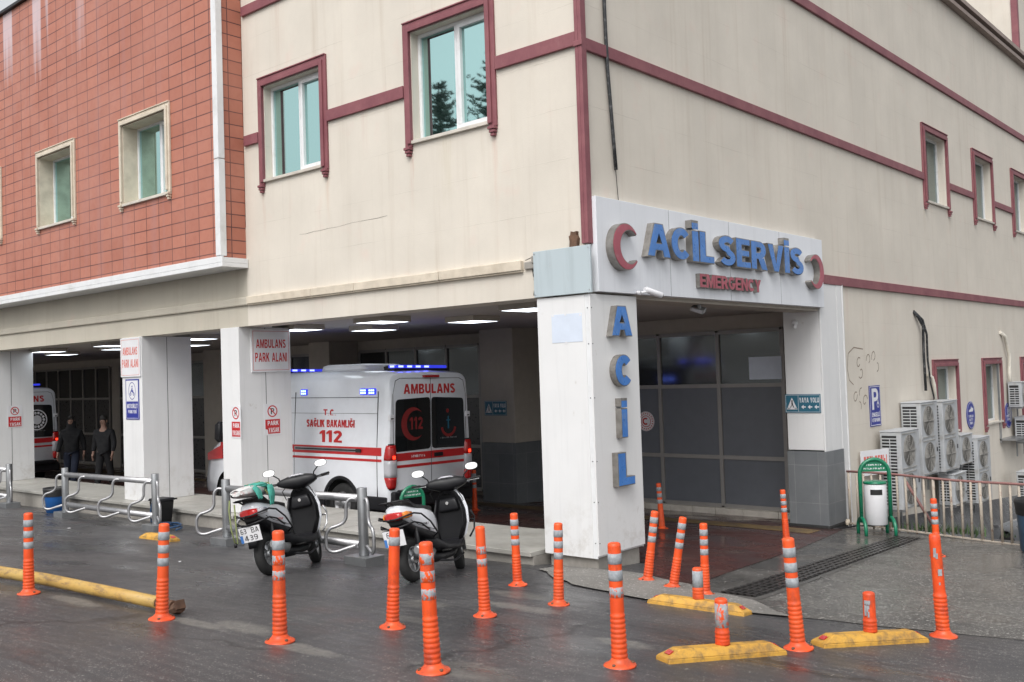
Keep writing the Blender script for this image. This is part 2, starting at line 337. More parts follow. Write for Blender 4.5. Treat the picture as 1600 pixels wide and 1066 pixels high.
def panel(name, c, dirt=(.3, .25, .18), runs=.35):
    N = NT(name); p = N.pos(); s = N.sep(p); wall = N.comb(N.math('ADD', s[0], s[1]), s[2], 0)
    col = N.mix(N.ramp(N.noise(p, 1.5, 4), .3, .7), tuple(x*.94 for x in c), c)
    m = N.math('MULTIPLY', N.ramp(N.noise(N.scale(wall, (9, .5, 1)), 1, 5, .6), .52, .74), runs); col = N.mix(m, col, tuple(x*.55 for x in c))
    sp = N.ramp(N.noise(N.scale(p, (1, 1, .6)), 6, 6, .7), .66, .76, 0, .4); col = N.mix(sp, col, dirt)
    low = N.math('MULTIPLY', N.ramp(s[2], .9, .1), N.ramp(N.noise(p, 5, 6, .7), .5, .7)); col = N.mix(N.math('MULTIPLY', low, .45), col, dirt)
    N.col(col); N.rough(N.ramp(N.noise(p, 4, 3), .3, .7, .3, .5)); N.bump(N.noise(p, 2.2, 2), .12, .02); return N.m
M['panel'] = panel('cladding_panel', (.74, .74, .74), runs=.18)
M['fascia'] = panel('fascia_panel', (.75, .77, .81), (.4, .38, .38), .22)
M['bluepanel'] = panel('pale_blue_panel', (.46, .53, .56))
def concrete(name, c, wet=.0, bumpy=.4, grit=.0, gc=(.5, .48, .45)):
    N = NT(name); p = N.pos()
    col = N.mix(N.ramp(N.noise(p, 1.3, 8, .65), .3, .7), tuple(x*.65 for x in c), tuple(x*1.25 for x in c))
    col = N.mix(N.ramp(N.noise(p, 18, 6, .7), .35, .7, 0, .35), col, tuple(x*.5 for x in c))
    if grit:
        for sc, k in ((36, 1.2), (70, 1.9)):
            v = N.vor(p, sc, out=1); r = N.sep(v)[0]; d = N.vor(p, sc); g = N.math('MULTIPLY', N.ramp(d, .45, .3), N.ramp(r, 1-grit*k*.6, 1-grit*k*.6+.03))
            col = N.mix(N.math('MULTIPLY', g, N.ramp(r, .5, 1, .2, .8)), col, gc)
    N.col(col)
    if wet:
        w_ = N.noise(p, .8, 6, .6); N.rough(N.ramp(w_, .42, .6, .12, .6)); 
    else: N.rough(.85)
    N.bump(N.noise(p, 40, 6, .75), bumpy, .006); return N.m
M['conc'] = concrete('worn_concrete', (.32, .30, .27))
M['conc_dk'] = concrete('damp_concrete', (.085, .08, .075), wet=1, bumpy=.25, grit=.05)
M['conc_lip'] = concrete('pale_cement', (.19, .18, .165), bumpy=.6, grit=.12)
M['patch'] = concrete('cement_smear', (.13, .125, .115), bumpy=.5, grit=.12)
M['conc_agg'] = concrete('exposed_aggregate', (.095, .09, .083), wet=1, bumpy=.7, grit=.3)
def asphalt():
    N = NT('wet_asphalt'); p = N.pos()
    col = N.mix(N.ramp(N.noise(p, .55, 6, .6), .35, .68), (.036, .036, .040), (.066, .064, .066))
    col = N.mix(N.ramp(N.noise(p, 70, 4, .8), .45, .75, 0, .5), col, (.10, .095, .095))
    dk = N.ramp(N.noise(p, 24, 5, .8), .55, .75, 0, .55); col = N.mix(dk, col, (.018, .018, .02))
    # light grit pressed in the surface, denser in worn tracks
    track = N.noise(N.scale(p, (.35, 1.1, 1)), 1, 5, .6)
    for sc, hi, lo, am, out in ((33, .990, .90, .6, 0), (58, .955, .74, .8, 1), (105, .88, .55, .75, 2)):
        band = N.ramp(track, .40, .66, hi, lo); r = N.sep(N.vor(p, sc, out=1))[out]; d = N.vor(p, sc)
        g = N.math('MULTIPLY', N.ramp(d, .36, .2), N.math('GREATER_THAN', r, band)); col = N.mix(N.math('MULTIPLY', g, am), col, (.40, .38, .35))
    # dried cement smears round the posts
    sm = None; nz = N.noise(p, 5, 7, .75); nz2 = N.noise(p, 22, 4, .7)
    for x, y, a, b in ((.13, -4.62, .34, .14), (.30, -2.93, .22, .2), (.50, -1.95, .34, .16), (-1.85, -4.95, .46, .10), (-.25, -4.78, .42, .09), (2.2, -4.4, .42, .2), (1.0, -4.75, .36, .10), (2.4, -3.0, .24, .12), (.95, -2.45, .45, .12), (-3.2, -5.2, .6, .09), (.7, -3.5, .3, .1), (2.9, -5.0, .4, .15)):
        q = N.vmath('MULTIPLY', N.vmath('SUBTRACT', p, (x, y, 0)), (1/a, 1/b, 0)); ln = N.n('ShaderNodeVectorMath', operation='LENGTH'); N.l(q, ln.inputs[0])
        f = N.ramp(N.math('ADD', ln.outputs['Value'], N.math('MULTIPLY', nz, 1.5)), 1.85, 1.45); sm = f if sm is None else N.math('MAXIMUM', sm, f)
    col = N.mix(N.math('MULTIPLY', N.math('MULTIPLY', sm, N.ramp(nz2, .35, .6, .35, 1)), .75), col, (.20, .19, .17))
    red = N.math('MULTIPLY', N.ramp(N.noise(p, .9, 3), .62, .74), .25); col = N.mix(red, col, (.12, .055, .045))
    wm = N.ramp(N.noise(N.scale(p, (.45, 1.2, 1)), .9, 7, .6), .52, .60); col = N.mix(N.math('MULTIPLY', wm, .45), col, (.022, .022, .025))
    ck = N.vor(N.vmath('ADD', p, N.scale(N.noise(p, 1.5, 6, .7, out=1), (.9, .9, 0))), .28, 'DISTANCE_TO_EDGE'); ckm = N.math('MULTIPLY', N.ramp(ck, .010, .004), N.ramp(N.noise(p, .7, 3), .45, .55)); col = N.mix(N.math('MULTIPLY', ckm, .7), col, (.012, .012, .013))
    N.col(col); wet = N.noise(N.scale(p, (.5, .9, 1)), 1.2, 6, .6); N.rough(N.math('SUBTRACT', N.ramp(wet, .38, .64, .26, .6), N.math('MULTIPLY', wm, .16), clamp=True))
    N.b.inputs['Specular IOR Level'].default_value = .5
    b = N.bump(N.noise(p, 85, 5, .8), .45, .006); N.bump(N.noise(p, 1.2, 3), .12, .05, b); return N.m
M['asphalt'] = asphalt()
def redfloor():
    N = NT('red_floor_tiles'); p = N.pos(); br = N.n('ShaderNodeTexBrick'); N.l(p, br.inputs['Vector']); br.offset = 0
    br.inputs['Scale'].default_value = 1; br.inputs['Brick Width'].default_value = .4; br.inputs['Row Height'].default_value = .4; br.inputs['Mortar Size'].default_value = .006
    br.inputs['Color1'].default_value = (.080, .029, .025, 1); br.inputs['Color2'].default_value = (.066, .026, .023, 1); br.inputs['Mortar'].default_value = (.035, .02, .018, 1)
    col = N.mix(N.ramp(N.noise(p, 1.1, 7, .65), .45, .7, 0, .75), br.outputs['Color'], (.07, .055, .048))
    col = N.mix(N.ramp(N.noise(p, 2.3, 6, .7), .6, .75, 0, .4), col, (.17, .12, .10)); N.col(col)
    N.rough(N.ramp(N.noise(p, .9, 6, .6), .4, .62, .1, .5)); N.bump(N.noise(p, 25, 5, .7), .12, .004); return N.m
M['redfloor'] = redfloor()
def tactile():
    N = NT('ochre_strip'); p = N.pos(); c = N.mix(N.ramp(N.noise(p, 3, 7, .7), .4, .65), (.2, .13, .05), (.1, .07, .045)); N.col(c); N.rough(.5); N.bump(N.vor(p, 14), .5, .01); return N.m
M['ochre'] = tactile()
def slate():
    N = NT('grey_stone_tiles'); p = N.pos(); s = N.sep(p); wall = N.comb(N.math('ADD', s[0], s[1]), N.math('ADD', s[2], .02), 0); br = N.n('ShaderNodeTexBrick'); N.l(wall, br.inputs['Vector']); br.offset = 0
    br.inputs['Scale'].default_value = 1; br.inputs['Brick Width'].default_value = .4; br.inputs['Row Height'].default_value = .6; br.inputs['Mortar Size'].default_value = .004
    br.inputs['Color1'].default_value = (.155, .165, .175, 1); br.inputs['Color2'].default_value = (.185, .195, .20, 1); br.inputs['Mortar'].default_value = (.27, .27, .27, 1)
    col = N.mix(N.ramp(N.noise(p, 3, 7, .65), .35, .7, 0, .55), br.outputs['Color'], (.11, .12, .13)); N.col(col); N.rough(.45); N.bump(N.noise(p, 12, 5), .15, .005); return N.m
M['slate'] = slate()
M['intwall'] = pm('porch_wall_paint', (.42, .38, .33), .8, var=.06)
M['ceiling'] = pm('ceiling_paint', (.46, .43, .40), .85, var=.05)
def glassm(name, refl, dark, f, rough=.02):
    N = NT(name); g = N.n('ShaderNodeBsdfGlossy'); g.inputs['Color'].default_value = tuple(refl)+(1,); g.inputs['Roughness'].default_value = rough
    N.b.inputs['Base Color'].default_value = tuple(dark)+(1,); N.b.inputs['Roughness'].default_value = .1
    x = N.n('ShaderNodeMixShader'); x.inputs[0].default_value = f; N.l(N.b.outputs[0], x.inputs[1]); N.l(g.outputs[0], x.inputs[2])
    N.l(x.outputs[0], N.t.nodes['Material Output'].inputs[0])
    b = N.n('ShaderNodeBump'); N.l(N.noise(N.pos(), .8, 2), b.inputs['Height']); b.inputs['Strength'].default_value = .03; b.inputs['Distance'].default_value = .05; N.l(b.outputs[0], g.inputs['Normal'])
    return N.m
M['glass'] = glassm('green_coated_glass', (.50, .76, .74), (.03, .06, .055), .8)
M['glass_dk'] = glassm('dark_porch_glass', (.5, .55, .55), (.030, .032, .034), .11, .10)
M['film_dk'] = pm('dark_lower_pane', (.045, .045, .048), .3, var=.1)
M['film'] = pm('grey_film_pane', (.135, .145, .165), .35, var=.05)
M['pvc'] = pm('white_pvc', (.72, .73, .74), .35, var=.04, dirt=(.4, .37, .33), da=.35, ds=6)
M['alu'] = pm('grey_aluminium', (.30, .285, .27), .4, .2, var=.06)
M['coping'] = pm('white_metal_coping', (.72, .73, .74), .35, var=.04, dirt=(.4, .38, .35), da=.35)
M['stone'] = pm('pale_sill_stone', (.56, .52, .46), .6, dirt=(.25, .2, .15), da=.4)
M['creamtrim'] = pm('cream_moulding', (.60, .53, .43), .7, dirt=(.35, .28, .2), da=.4)
M['steel'] = pm('brushed_steel', (.42, .42, .43), .42, .85, var=.1, vs_=12, dirt=(.3, .27, .25), da=.25)
M['galv'] = pm('satin_grey_steel', (.34, .35, .36), .36, .75, var=.12, dirt=(.2, .18, .17), da=.4)
M['black'] = pm('black_plastic', (.012, .012, .014), .42, var=.2, spec=.3)
M['seatblk'] = pm('black_vinyl', (.014, .014, .015), .55, var=.2, bump=.2)
M['rubber'] = pm('tyre_rubber', (.014, .014, .014), .8, var=.3, bump=.3)
M['chrome'] = pm('chrome', (.75, .75, .76), .12, 1, var=.04)
M['whitepaint'] = pm('white_gloss_paint', (.74, .76, .80), .18, var=.03, coat=.5, dirt=(.45, .43, .4), da=.2, ds=2)
M['red'] = pm('red_film', (.48, .018, .02), .35, var=.06)
M['redletter'] = pm('red_letter', (.50, .02, .02), .4, var=.05)
M['redfaded'] = pm('faded_red_letter', (.62, .14, .11), .5, var=.15)
M['blueletter'] = pm('blue_acrylic', (.055, .19, .52), .3, var=.15, dirt=(.25, .33, .45), da=.4, ds=8)
M['pinkletter'] = pm('faded_maroon_acrylic', (.36, .08, .11), .4, var=.15, dirt=(.3, .2, .2), da=.5, ds=8)
M['lettermetal'] = pm('tarnished_letter_steel', (.27, .255, .235), .38, .6, var=.25, vs_=8, dirt=(.12, .09, .07), da=.6, ds=9)
M['signwhite'] = pm('sign_white', (.72, .72, .74), .4, var=.04, dirt=(.45, .42, .38), da=.25)
M['signblue'] = pm('sign_blue', (.02, .03, .26), .35, var=.08)
M['signteal'] = pm('sign_petrol', (.015, .12, .19), .35, var=.08)
M['ink'] = pm('ink', (.015, .015, .02), .5)
M['signdim'] = pm('weathered_notice', (.62, .68, .78), .4, var=.05)
M['tail'] = pm('red_lens', (.42, .012, .012), .12, var=.1, coat=.6)
M['taillit'] = pm('lit_red_lens', (.6, .02, .02), .15, emit=(1, .03, .01), es=3)
M['lens'] = pm('clear_lens', (.45, .45, .48), .12, var=.1, coat=.6)
M['amber'] = pm('amber_lens', (.65, .2, .02), .15, coat=.5)
M['bluelit'] = pm('lit_blue_beacon', (.1, .12, .9), .2, emit=(.10, .12, 1), es=6)
M['bluewhite'] = pm('beacon_led', (.6, .7, 1), .2, emit=(.16, .26, 1), es=4.5)
M['blueglass'] = pm('blue_beacon_cover', (.02, .03, .35), .12, emit=(.03, .04, .6), es=.8)
M['emb_dk'] = pm('dull_red_film', (.20, .012, .012), .5)
M['emb_pale'] = pm('dull_pale_film', (.10, .05, .05), .5)
M['glass_side'] = glassm('muted_reflection_glass', (.42, .52, .52), (.05, .06, .06), .38)  # reflection of other buildings put into a greyer, less mirroring glass
M['vanglass'] = glassm('van_tinted_glass', (.5, .5, .52), (.008, .01, .011), .12)
M['mirror'] = glassm('mirror_glass', (.9, .9, .9), (.3, .3, .3), .9)
M['lamp'] = pm('lamp_diffuser', (.8, .8, .8), .5, emit=(.85, .93, 1), es=2.8)
M['green'] = pm('green_enamel', (.005, .17, .085), .3, var=.12, coat=.3)
M['bluebin'] = pm('blue_plastic', (.02, .13, .42), .4, var=.1)
M['navybin'] = pm('dull_blue_plastic', (.05, .10, .17), .4, var=.2, dirt=(.15, .15, .16), da=.4)
M['bag'] = pm('green_cloth', (.05, .30, .24), .75, var=.25, vs_=20, bump=.4)
M['bagwhite'] = pm('printed_plastic_bag', (.55, .56, .55), .5, var=.2, vs_=18, dirt=(.45, .12, .12), da=.6, ds=22)
M['rope'] = pm('olive_cord', (.18, .21, .08), .7)
M['ac'] = pm('ac_casing', (.43, .445, .46), .45, var=.08, dirt=(.26, .23, .19), da=.65, ds=4)
M['acfan'] = pm('ac_fan_grille', (.16, .15, .135), .6, var=.25)
M['acgrille'] = pm('ac_grille_wire', (.30, .29, .27), .6, var=.2)
M['acblade'] = pm('ac_blade', (.07, .065, .06), .6)
M['acdark'] = pm('ac_void', (.015, .015, .015), .8)
def yellow():
    N = NT('worn_yellow_rubber'); o = N.obj(); c = N.mix(N.ramp(N.noise(o, 5, 6, .7), .4, .7), (.58, .32, .05), (.46, .24, .04))
    c = N.mix(N.ramp(N.noise(o, 9, 8, .75), .48, .66, 0, .85), c, (.13, .09, .05)); N.col(c); N.rough(.55); N.bump(N.noise(o, 40, 5), .4, .005); return N.m
M['yellow'] = yellow()
def yelpipe():
    N = NT('chipped_yellow_pipe'); o = N.obj(); c = N.mix(N.ramp(N.noise(o, 3, 6, .7), .4, .7), (.50, .33, .10), (.42, .24, .05))
    c = N.mix(N.ramp(N.noise(N.scale(o, (1.5, 4, 4)), 4, 9, .8), .5, .62, 0, .85), c, (.16, .10, .06))
    c = N.mix(N.ramp(N.noise(o, 7, 8, .8), .62, .7, 0, .8), c, (.55, .5, .42)); N.col(c); N.rough(.5); N.bump(N.noise(o, 30, 5), .5, .006); return N.m
M['yelpipe'] = yelpipe()
M['rust'] = pm('rusty_iron', (.12, .065, .04), .8, var=.4, vs_=15, bump=.5)
def rustrail(name, a, amt):
    N = NT(name); p = N.pos(); c = N.mix(N.ramp(N.noise(p, 9, 9, .8), .62-amt, .74-amt), a, (.15, .06, .04)); N.col(c); N.rough(.7); N.bump(N.noise(p, 60, 5), .4, .003); return N.m
M['railtop'] = rustrail('rusty_maroon_rail', (.26, .13, .12), .06)
M['railbar'] = rustrail('flaking_cream_bar', (.40, .35, .29), .08)
def orange(name, dirt):
    N = NT(name); o = N.obj(); s = N.sep(o)
    oi = N.n('ShaderNodeObjectInfo').outputs['Random']
    o = N.vmath('ADD', o, N.scale(N.comb(oi, oi, 0), (7, 13, 0))); c = N.mix(N.ramp(N.noise(o, 6, 5), .35, .7), (.82, .095, .015), (.70, .062, .010)); c = N.mix(N.ramp(oi, 0, 1, 0, .35), c, (.74, .12, .035))
    c = N.mix(N.ramp(N.noise(N.scale(o, (1, 1, .15)), 30, 6, .7), .6, .72, 0, .35), c, (.30, .07, .04))
    d = N.ramp(N.noise(N.scale(o, (1, 1, .6)), 9, 8, .75), .62-dirt, .8-dirt*.6, 0, .75); c = N.mix(d, c, (.17, .045, .03))
    low = N.math('MULTIPLY', N.ramp(s[2], .34, .05), N.ramp(N.noise(o, 11, 6, .7), .42, .62)); c = N.mix(N.math('MULTIPLY', low, .35+dirt), c, (.13, .035, .025))
    N.col(c); N.rough(.42); N.bump(N.noise(o, 30, 4), .1, .004); return N.m
M['orange'] = orange('orange_rubber', .055); M['orange_old'] = orange('scuffed_orange_rubber', .12)
def band(name, worn):
    N = NT(name); o = N.obj(); c = N.mix(N.ramp(N.noise(o, 40, 4), .4, .6), (.27, .29, .31), (.36, .38, .40))
    if worn: c = N.mix(N.ramp(N.noise(N.scale(o, (1.3, 1.3, .7)), 26, 6, .7), .56-worn, .6-worn), c, (.72, .09, .02))
    N.col(c); N.rough(.7); N.b.inputs['Specular IOR Level'].default_value = .15; return N.m
M['band'] = band('reflective_band', 0); M['band_worn'] = band('peeling_reflective_band', .06)
M['skin'] = pm('skin', (.34, .20, .15), .55); M['hair'] = pm('dark_hair', (.012, .01, .009), .6)
M['cloth_dk'] = pm('black_cloth', (.012, .012, .014), .9, bump=.3); M['jeans'] = pm('dark_jeans', (.018, .024, .045), .9, bump=.3)
M['carsilver'] = pm('silver_car_paint', (.38, .40, .43), .3, .5, var=.04, coat=.5)
M['pipewrap'] = pm('black_pipe_wrap', (.02, .022, .025), .6, var=.3, vs_=14, dirt=(.3, .3, .3), da=.5, ds=18)
M['pipewhite'] = pm('white_pipe_wrap', (.6, .57, .5), .6, var=.15)
M['marble'] = pm('worn_stone_slab', (.36, .35, .32), .45, var=.15, vs_=3, dirt=(.2, .18, .15), da=.5, ds=2)
M['leaf'] = pm('conifer_needles', (.025, .05, .03), .8, var=.4, vs_=2); M['bark'] = pm('bark', (.08, .055, .04), .9)
M['weed'] = pm('weed_leaves', (.05, .09, .03), .8, var=.4)
# ------------------------------------------------------------------ ground
def cl(v, a, b): return max(a, min(b, v))
def G(x, y):
    if x > 0 and y > 6.7: return max(-2.1, -.456-(y-6.7)*.26)
    if y < 0: return -.085*max(y, -10) + .013*cl(x, -25, 0)
    z = -.068*y
    if x < -.9 :
        t = cl((-x-.9)/1.0, 0, 1); z = (1-t)*z + t*min(-.27, z)
    return z if y < 30 else -.068*30
def lines(a, b, st, ext): return sorted(set([-e for e in ext] + [round(a+i*st, 4) for i in range(int(round((b-a)/st))+1)] + list(ext)))
gx = lines(-24, 12, .5, (40, 80, 200, 800, 2500)); gy = [-2500, -800, -200, -80, -40, -20] + [round(-12+i*.25, 3) for i in range(int(28/.25)+1)] + [20, 26, 30, 60, 200, 800, 2500]
mb = MB(); mb.add([(x, y, G(x, y)) for y in gy for x in gx], [(j*len(gx)+i, j*len(gx)+i+1, (j+1)*len(gx)+i+1, (j+1)*len(gx)+i) for j in range(len(gy)-1) for i in range(len(gx)-1)])
struct('road', mb, M['asphalt'], fix=False)
def sheet(name, pts, off, m, dens=.25, holes=None):
    bm = bmesh.new(); f = bm.faces.new([bm.verts.new((x, y, 0)) for x, y in pts])
    xs = [p[0] for p in pts]; ys = [p[1] for p in pts]
    for lo, hi, ax in ((min(xs), max(xs), 0), (min(ys), max(ys), 1)):
        k = math.ceil(lo/dens)
        while k*dens < hi:
            co = [0, 0, 0]; co[ax] = k*dens; no = [0, 0, 0]; no[ax] = 1
            bmesh.ops.bisect_plane(bm, geom=bm.verts[:]+bm.edges[:]+bm.faces[:], plane_co=co, plane_no=no, dist=1e-5); k += 1
    bmesh.ops.triangulate(bm, faces=bm.faces)
    bmesh.ops.recalc_face_normals(bm, faces=bm.faces)
    for f in bm.faces:
        if f.normal.z < 0: f.normal_flip()
    for v in bm.verts: v.co.z = G(v.co.x, v.co.y)+off
    me = bpy.data.meshes.new(name); bm.to_mesh(me); bm.free(); me.materials.append(m)
    o = bpy.data.objects.new(name, me); COL.objects.link(o); return tag(o, kind='structure')
def wob(pts, amp, n, seed):
    r = random.Random(seed); out = []
    for i, p in enumerate(pts):
        q = pts[(i+1) % len(pts)]; L = math.hypot(q[0]-p[0], q[1]-p[1]); k = max(1, int(L/n))
        for j in range(k):
            t = j/k; out.append((p[0]+(q[0]-p[0])*t+(r.uniform(-amp, amp) if j else 0), p[1]+(q[1]-p[1])*t+(r.uniform(-amp, amp) if j else 0)))
    return out
sheet('concrete_apron', wob([(2.3, -1.12), (2.75, -1.1), (3.78, -.84), (5.2, -.5), (12, .6), (12, 6.0), (2.9, 5.93), (.1, 6.66), (1.1, 5.9), (1.62, -.2), (1.6, -.55)], .04, .3, 1), .004, M['conc_agg'])
sheet('concrete_strip', [(.55, -.05), (1.35, -.43), (1.72, -.7), (2.2, -.6), (1.55, 5.95), (1.0, 6.2), (.0, 6.3), (.0, 5.9), (.6, 3.4), (1.05, .6)], .008, M['conc_dk'])
sheet('porch_floor', [(-33, 1.1), (-.8, 1.1), (-.6, .8), (.1, .84), (.56, .1), (1.36, -.40), (1.16, .7), (.78, 3.43), (.25, 6.1), (-.6, 7.2), (-33, 7.2)], .012, M['redfloor'])
sheet('ochre_path', [(-33, 5.2), (-5, 5.2), (-.4, 5.2), (.12, 5.15), (.05, 5.75), (-.5, 5.8), (-5, 5.75), (-33, 5.75)], .016, M['ochre'])
sheet('cement_lip', wob([(-.45, -.5), (-.1, -.75), (.5, -1.13), (1.47, -1.32), (2.3, -1.27), (2.8, -1.13), (2.19, -.62), (1.68, -.48), (1.26, -.2), (.52, .07), (.05, 0), (-.5, -.05)], .03, .2, 2), .016, M['conc_lip'])
# plinth walkway below the left pillars
mb = MB(); mb.box(-33, -.76, -.20, 1.12, -.6, .105); struct('plinth', mb, M['conc'])
mb = MB(); x = -33; r = random.Random(3)
while x < -.8:
    x2 = min(x+1.2, -.76); mb.box(x+.004, x2-.004, -.25, 1.13, .107, .158+r.uniform(-.002, .003)); x = x2
struct('plinth_paving', mb, M['marble'], bevel=.006)
# ------------------------------------------------------------------ the hospital building: ONE thing, its walls, windows and trims are parts
B = thing('hospital_building', 'cream rendered hospital wing with maroon string courses and a tiled red block on its left', 'building', (0, 0, 0))
def wall_grid(mb, F, us, vs, holes, depth, mi=0, rev=None):
    """sheet of wall on plane F with openings; holes=(u0,u1,v0,v1,reveal depth)"""
    U = sorted(set(us+[h[0] for h in holes]+[h[1] for h in holes])); V = sorted(set(vs+[h[2] for h in holes]+[h[3] for h in holes]))
    for i in range(len(U)-1):
        for j in range(len(V)-1):
            cu, cv = (U[i]+U[i+1])/2, (V[j]+V[j+1])/2
            if any(h[0] < cu < h[1] and h[2] < cv < h[3] for h in holes): continue
            for z, o in ((0, 1), (-depth, -1)):
                q = [(U[i], V[j], z), (U[i+1], V[j], z), (U[i+1], V[j+1], z), (U[i], V[j+1], z)]
                mb.add(q, [(0, 1, 2, 3)[::o]], mi, False, F)
    for h in holes:
        u0, u1, v0, v1 = h[:4]
        for a, b in (((u0, v0), (u1, v0)), ((u1, v0), (u1, v1)), ((u1, v1), (u0, v1)), ((u0, v1), (u0, v0))):
            mb.add([(a[0], a[1], 0), (b[0], b[1], 0), (b[0], b[1], -depth), (a[0], a[1], -depth)], [(0, 1, 2, 3)], mi, False, F)
    u0, u1, v0, v1 = min(U), max(U), min(V), max(V)
    for a, b in (((u0, v0), (u1, v0)), ((u1, v0), (u1, v1)), ((u1, v1), (u0, v1)), ((u0, v1), (u0, v0))):
        mb.add([(a[0], a[1], 0), (b[0], b[1], 0), (b[0], b[1], -depth), (a[0], a[1], -depth)], [(0, 3, 2, 1)], mi, False, F)
def window(F, w, h, trim, depth=.33, legs=.13, split=.5, leaf=1, blind=None, fw=.13, glass=None):
    """F: origin at the opening's lower left on the wall face"""
    fr = MB(F); z0, z1 = -depth-.06, -depth; t = .047
    fr.box(0, w, 0, t, z0, z1); fr.box(0, w, h-t, h, z0, z1); fr.box(0, t, t, h-t, z0, z1); fr.box(w-t, w, t, h-t, z0, z1)
    m = w*split; fr.box(m-.03, m+.03, t, h-t, z0, z1)
    sx0, sx1 = (m+.03, w-t) if leaf else (t, m-.03)
    s = .05
    fr.box(sx0, sx1, t, t+s, z0+.01, z1+.018); fr.box(sx0, sx1, h-t-s, h-t, z0+.01, z1+.018); fr.box(sx0, sx0+s, t+s, h-t-s, z0+.01, z1+.018); fr.box(sx1-s, sx1, t+s, h-t-s, z0+.01, z1+.018)
    o = fr.build('window', M['pvc'], B, bevel=.004)
    for a, b in ((t, m-.03), (m+.03, w-t)):
        g = MB(F); g.box(a-.004, b+.004, t-.004, h-t+.004, z0+.018, z0+.03); g.build('pane', glass or M['glass'], o)
    if trim:
        k = MB(F)
        for x0, x1, xi0, xi1 in ((-fw, -.012, -fw*.55, -.006), (w+.012, w+fw, w+.006, w+fw*.55)):
            k.box(x0, x1, -legs+.05, h+fw, .002, .035)
            k.box(xi0, xi1, -legs+.09, h+fw*.55, .0355, .06)
            for q in range(3): k.box(x0+.012*q+.004, x1-.012*q-.004, -legs-.04*q+.012, -legs-.04*q+.046, .002, .075-.012*q)
        k.box(-fw+.002, w+fw-.002, h+fw+.001, h+fw+.02, .002, .05); k.box(-.011, w+.011, h+.012, h+fw, .002, .034); k.box(-.005, w+.005, h+.006, h+fw*.55-.003, .0345, .06)
        k.build('surround', trim, o, bevel=.004)
    sl = MB(F); sl.box(-.01, w+.01, -.045, -.002, -depth, .045); sl.build('sill', M['stone'], o, bevel=.004)
    return o
# --- left (street) facade, cream
F0 = FL(0, 0, 0)
w1 = (-5.99, -4.60, 5.27, 6.69); w2 = (-2.73, -1.39, 5.27, 6.69)
mb = MB(); wall_grid(mb, F0, [-6.55, -.003], [3.07, 10.2], [w1, w2], .42); mb.build('wall', M['cream'], B, fix=False)
mb = MB(); wall_grid(mb, F0, [-33, -6.55], [3.07, 4.6], [], .42); mb.build('wall', M['cream_dk'], B, fix=False)
for q in (w1, w2): window(FL(q[0], 0, q[2]), q[1]-q[0], q[3]-q[2], M['maroon'], depth=.12, split=.52)
# --- red tiled block
r1 = [(-14.62-1.57, -14.62+.0, 5.33, 6.68), (-12.78, -11.38, 5.33, 6.68), (-9.50, -8.06, 5.33, 6.68)]
r1[0] = (-16.07, -14.66, 5.33, 6.68); r1.insert(0, (-19.4, -17.99, 5.33, 6.68))
mb = MB(); wall_grid(mb, FL(0, -.43, 0), [-33, -6.62], [4.12, 9.93], r1, .55); mb.build('tiled_wall', M['tiles'], B, fix=False)
mb = MB(); wall_grid(mb, FR(-6.56, 0, 0), [-.40, .0], [4.12, 9.93], [], .05); mb.build('tiled_wall', M['tiles'], B, fix=False)
mb = MB(); mb.box(-33, -6.62, -.42, -.002, 4.03, 4.1); mb.build('soffit', M['creamtrim'], B)
for q in r1:
    o = window(FL(q[0], -.43, q[2]), q[1]-q[0], q[3]-q[2], M['creamtrim'], depth=.25, split=.55, legs=.06, fw=.11)
    rv = MB(FL(q[0], -.43, q[2])); W, H = q[1]-q[0], q[3]-q[2]
    for a in ((0, .012, 0, H), (W-.012, W, 0, H), (.012, W-.012, H-.012, H), (.012, W-.012, 0, .012)): rv.box(a[0], a[1], a[2], a[3], -.25, .012)
    rv.build('reveal_lining', M['creamtrim'], o)
mb = MB(); mb.box(-33, -6.5, -.47, -.005, 3.965, 4.03); mb.box(-33, -6.5, -.47, -.435, 4.031, 4.13)
mb.box(-6.56, -6.5, -.434, -.005, 4.031, 4.11); mb.build('bottom_trim', M['coping'], B, bevel=.006)
mb = MB()
for z0, z1 in ((4.135, 5.62), (5.63, 8.1), (8.11, 9.9)): mb.box(-6.66, -6.53, -.475, -.36, z0, z1)
mb.build('corner_trim', M['coping'], B, bevel=.008)
mb = MB(); mb.box(-33, -6.5, -.5, .2, 9.935, 9.99); mb.build('roof_coping', M['black'], B)
# --- side facade
rw = [(11.55, 12.92, 5.42, 6.83), (14.93, 16.33, 5.42, 6.83), (18.25, 19.6, 5.42, 6.83), (11.58, 12.95, .72, 2.05), (14.98, 16.3, .72, 2.05), (18.3, 19.6, .72, 2.05)]
mb = MB(); wall_grid(mb, FR(0, 0, 0), [.003, 27], [-2.6, 10.1], rw+[(.003, 6.78, -2.6, 3.07)], .42); mb.build('wall', M['cream'], B, fix=False)
for q in rw: window(FR(0, q[0], q[2]), q[1]-q[0], q[3]-q[2], M['maroon'], split=.42, leaf=0, depth=.15, glass=M['glass_side'])
def bandbox(mb, F, u0, u1, v0, v1, d=.045): mb.box(u0, u1, v0, v1, .001, d, 0, F)
mb = MB()
for a, b in ((-6.5, -6.13), (-4.46, -2.87), (-1.25, -.046)): bandbox(mb, F0, a, b, 5.86, 6.02)
bandbox(mb, F0, -6.5, -.046, 7.90, 8.05)
mb.build('string_course', M['maroon'], B, bevel=.006)
mb = MB(); FRR = FR(0, 0, 0)
for a, b in ((.056, 11.41), (13.07, 14.79), (16.47, 18.11), (19.74, 27)): bandbox(mb, FRR, a, b, 5.81, 5.95)
bandbox(mb, FRR, .056, 27, 7.88, 8.03); bandbox(mb, FRR, 6.3, 27, 3.47, 3.62)
mb.build('string_course', M['maroon'], B, bevel=.006)
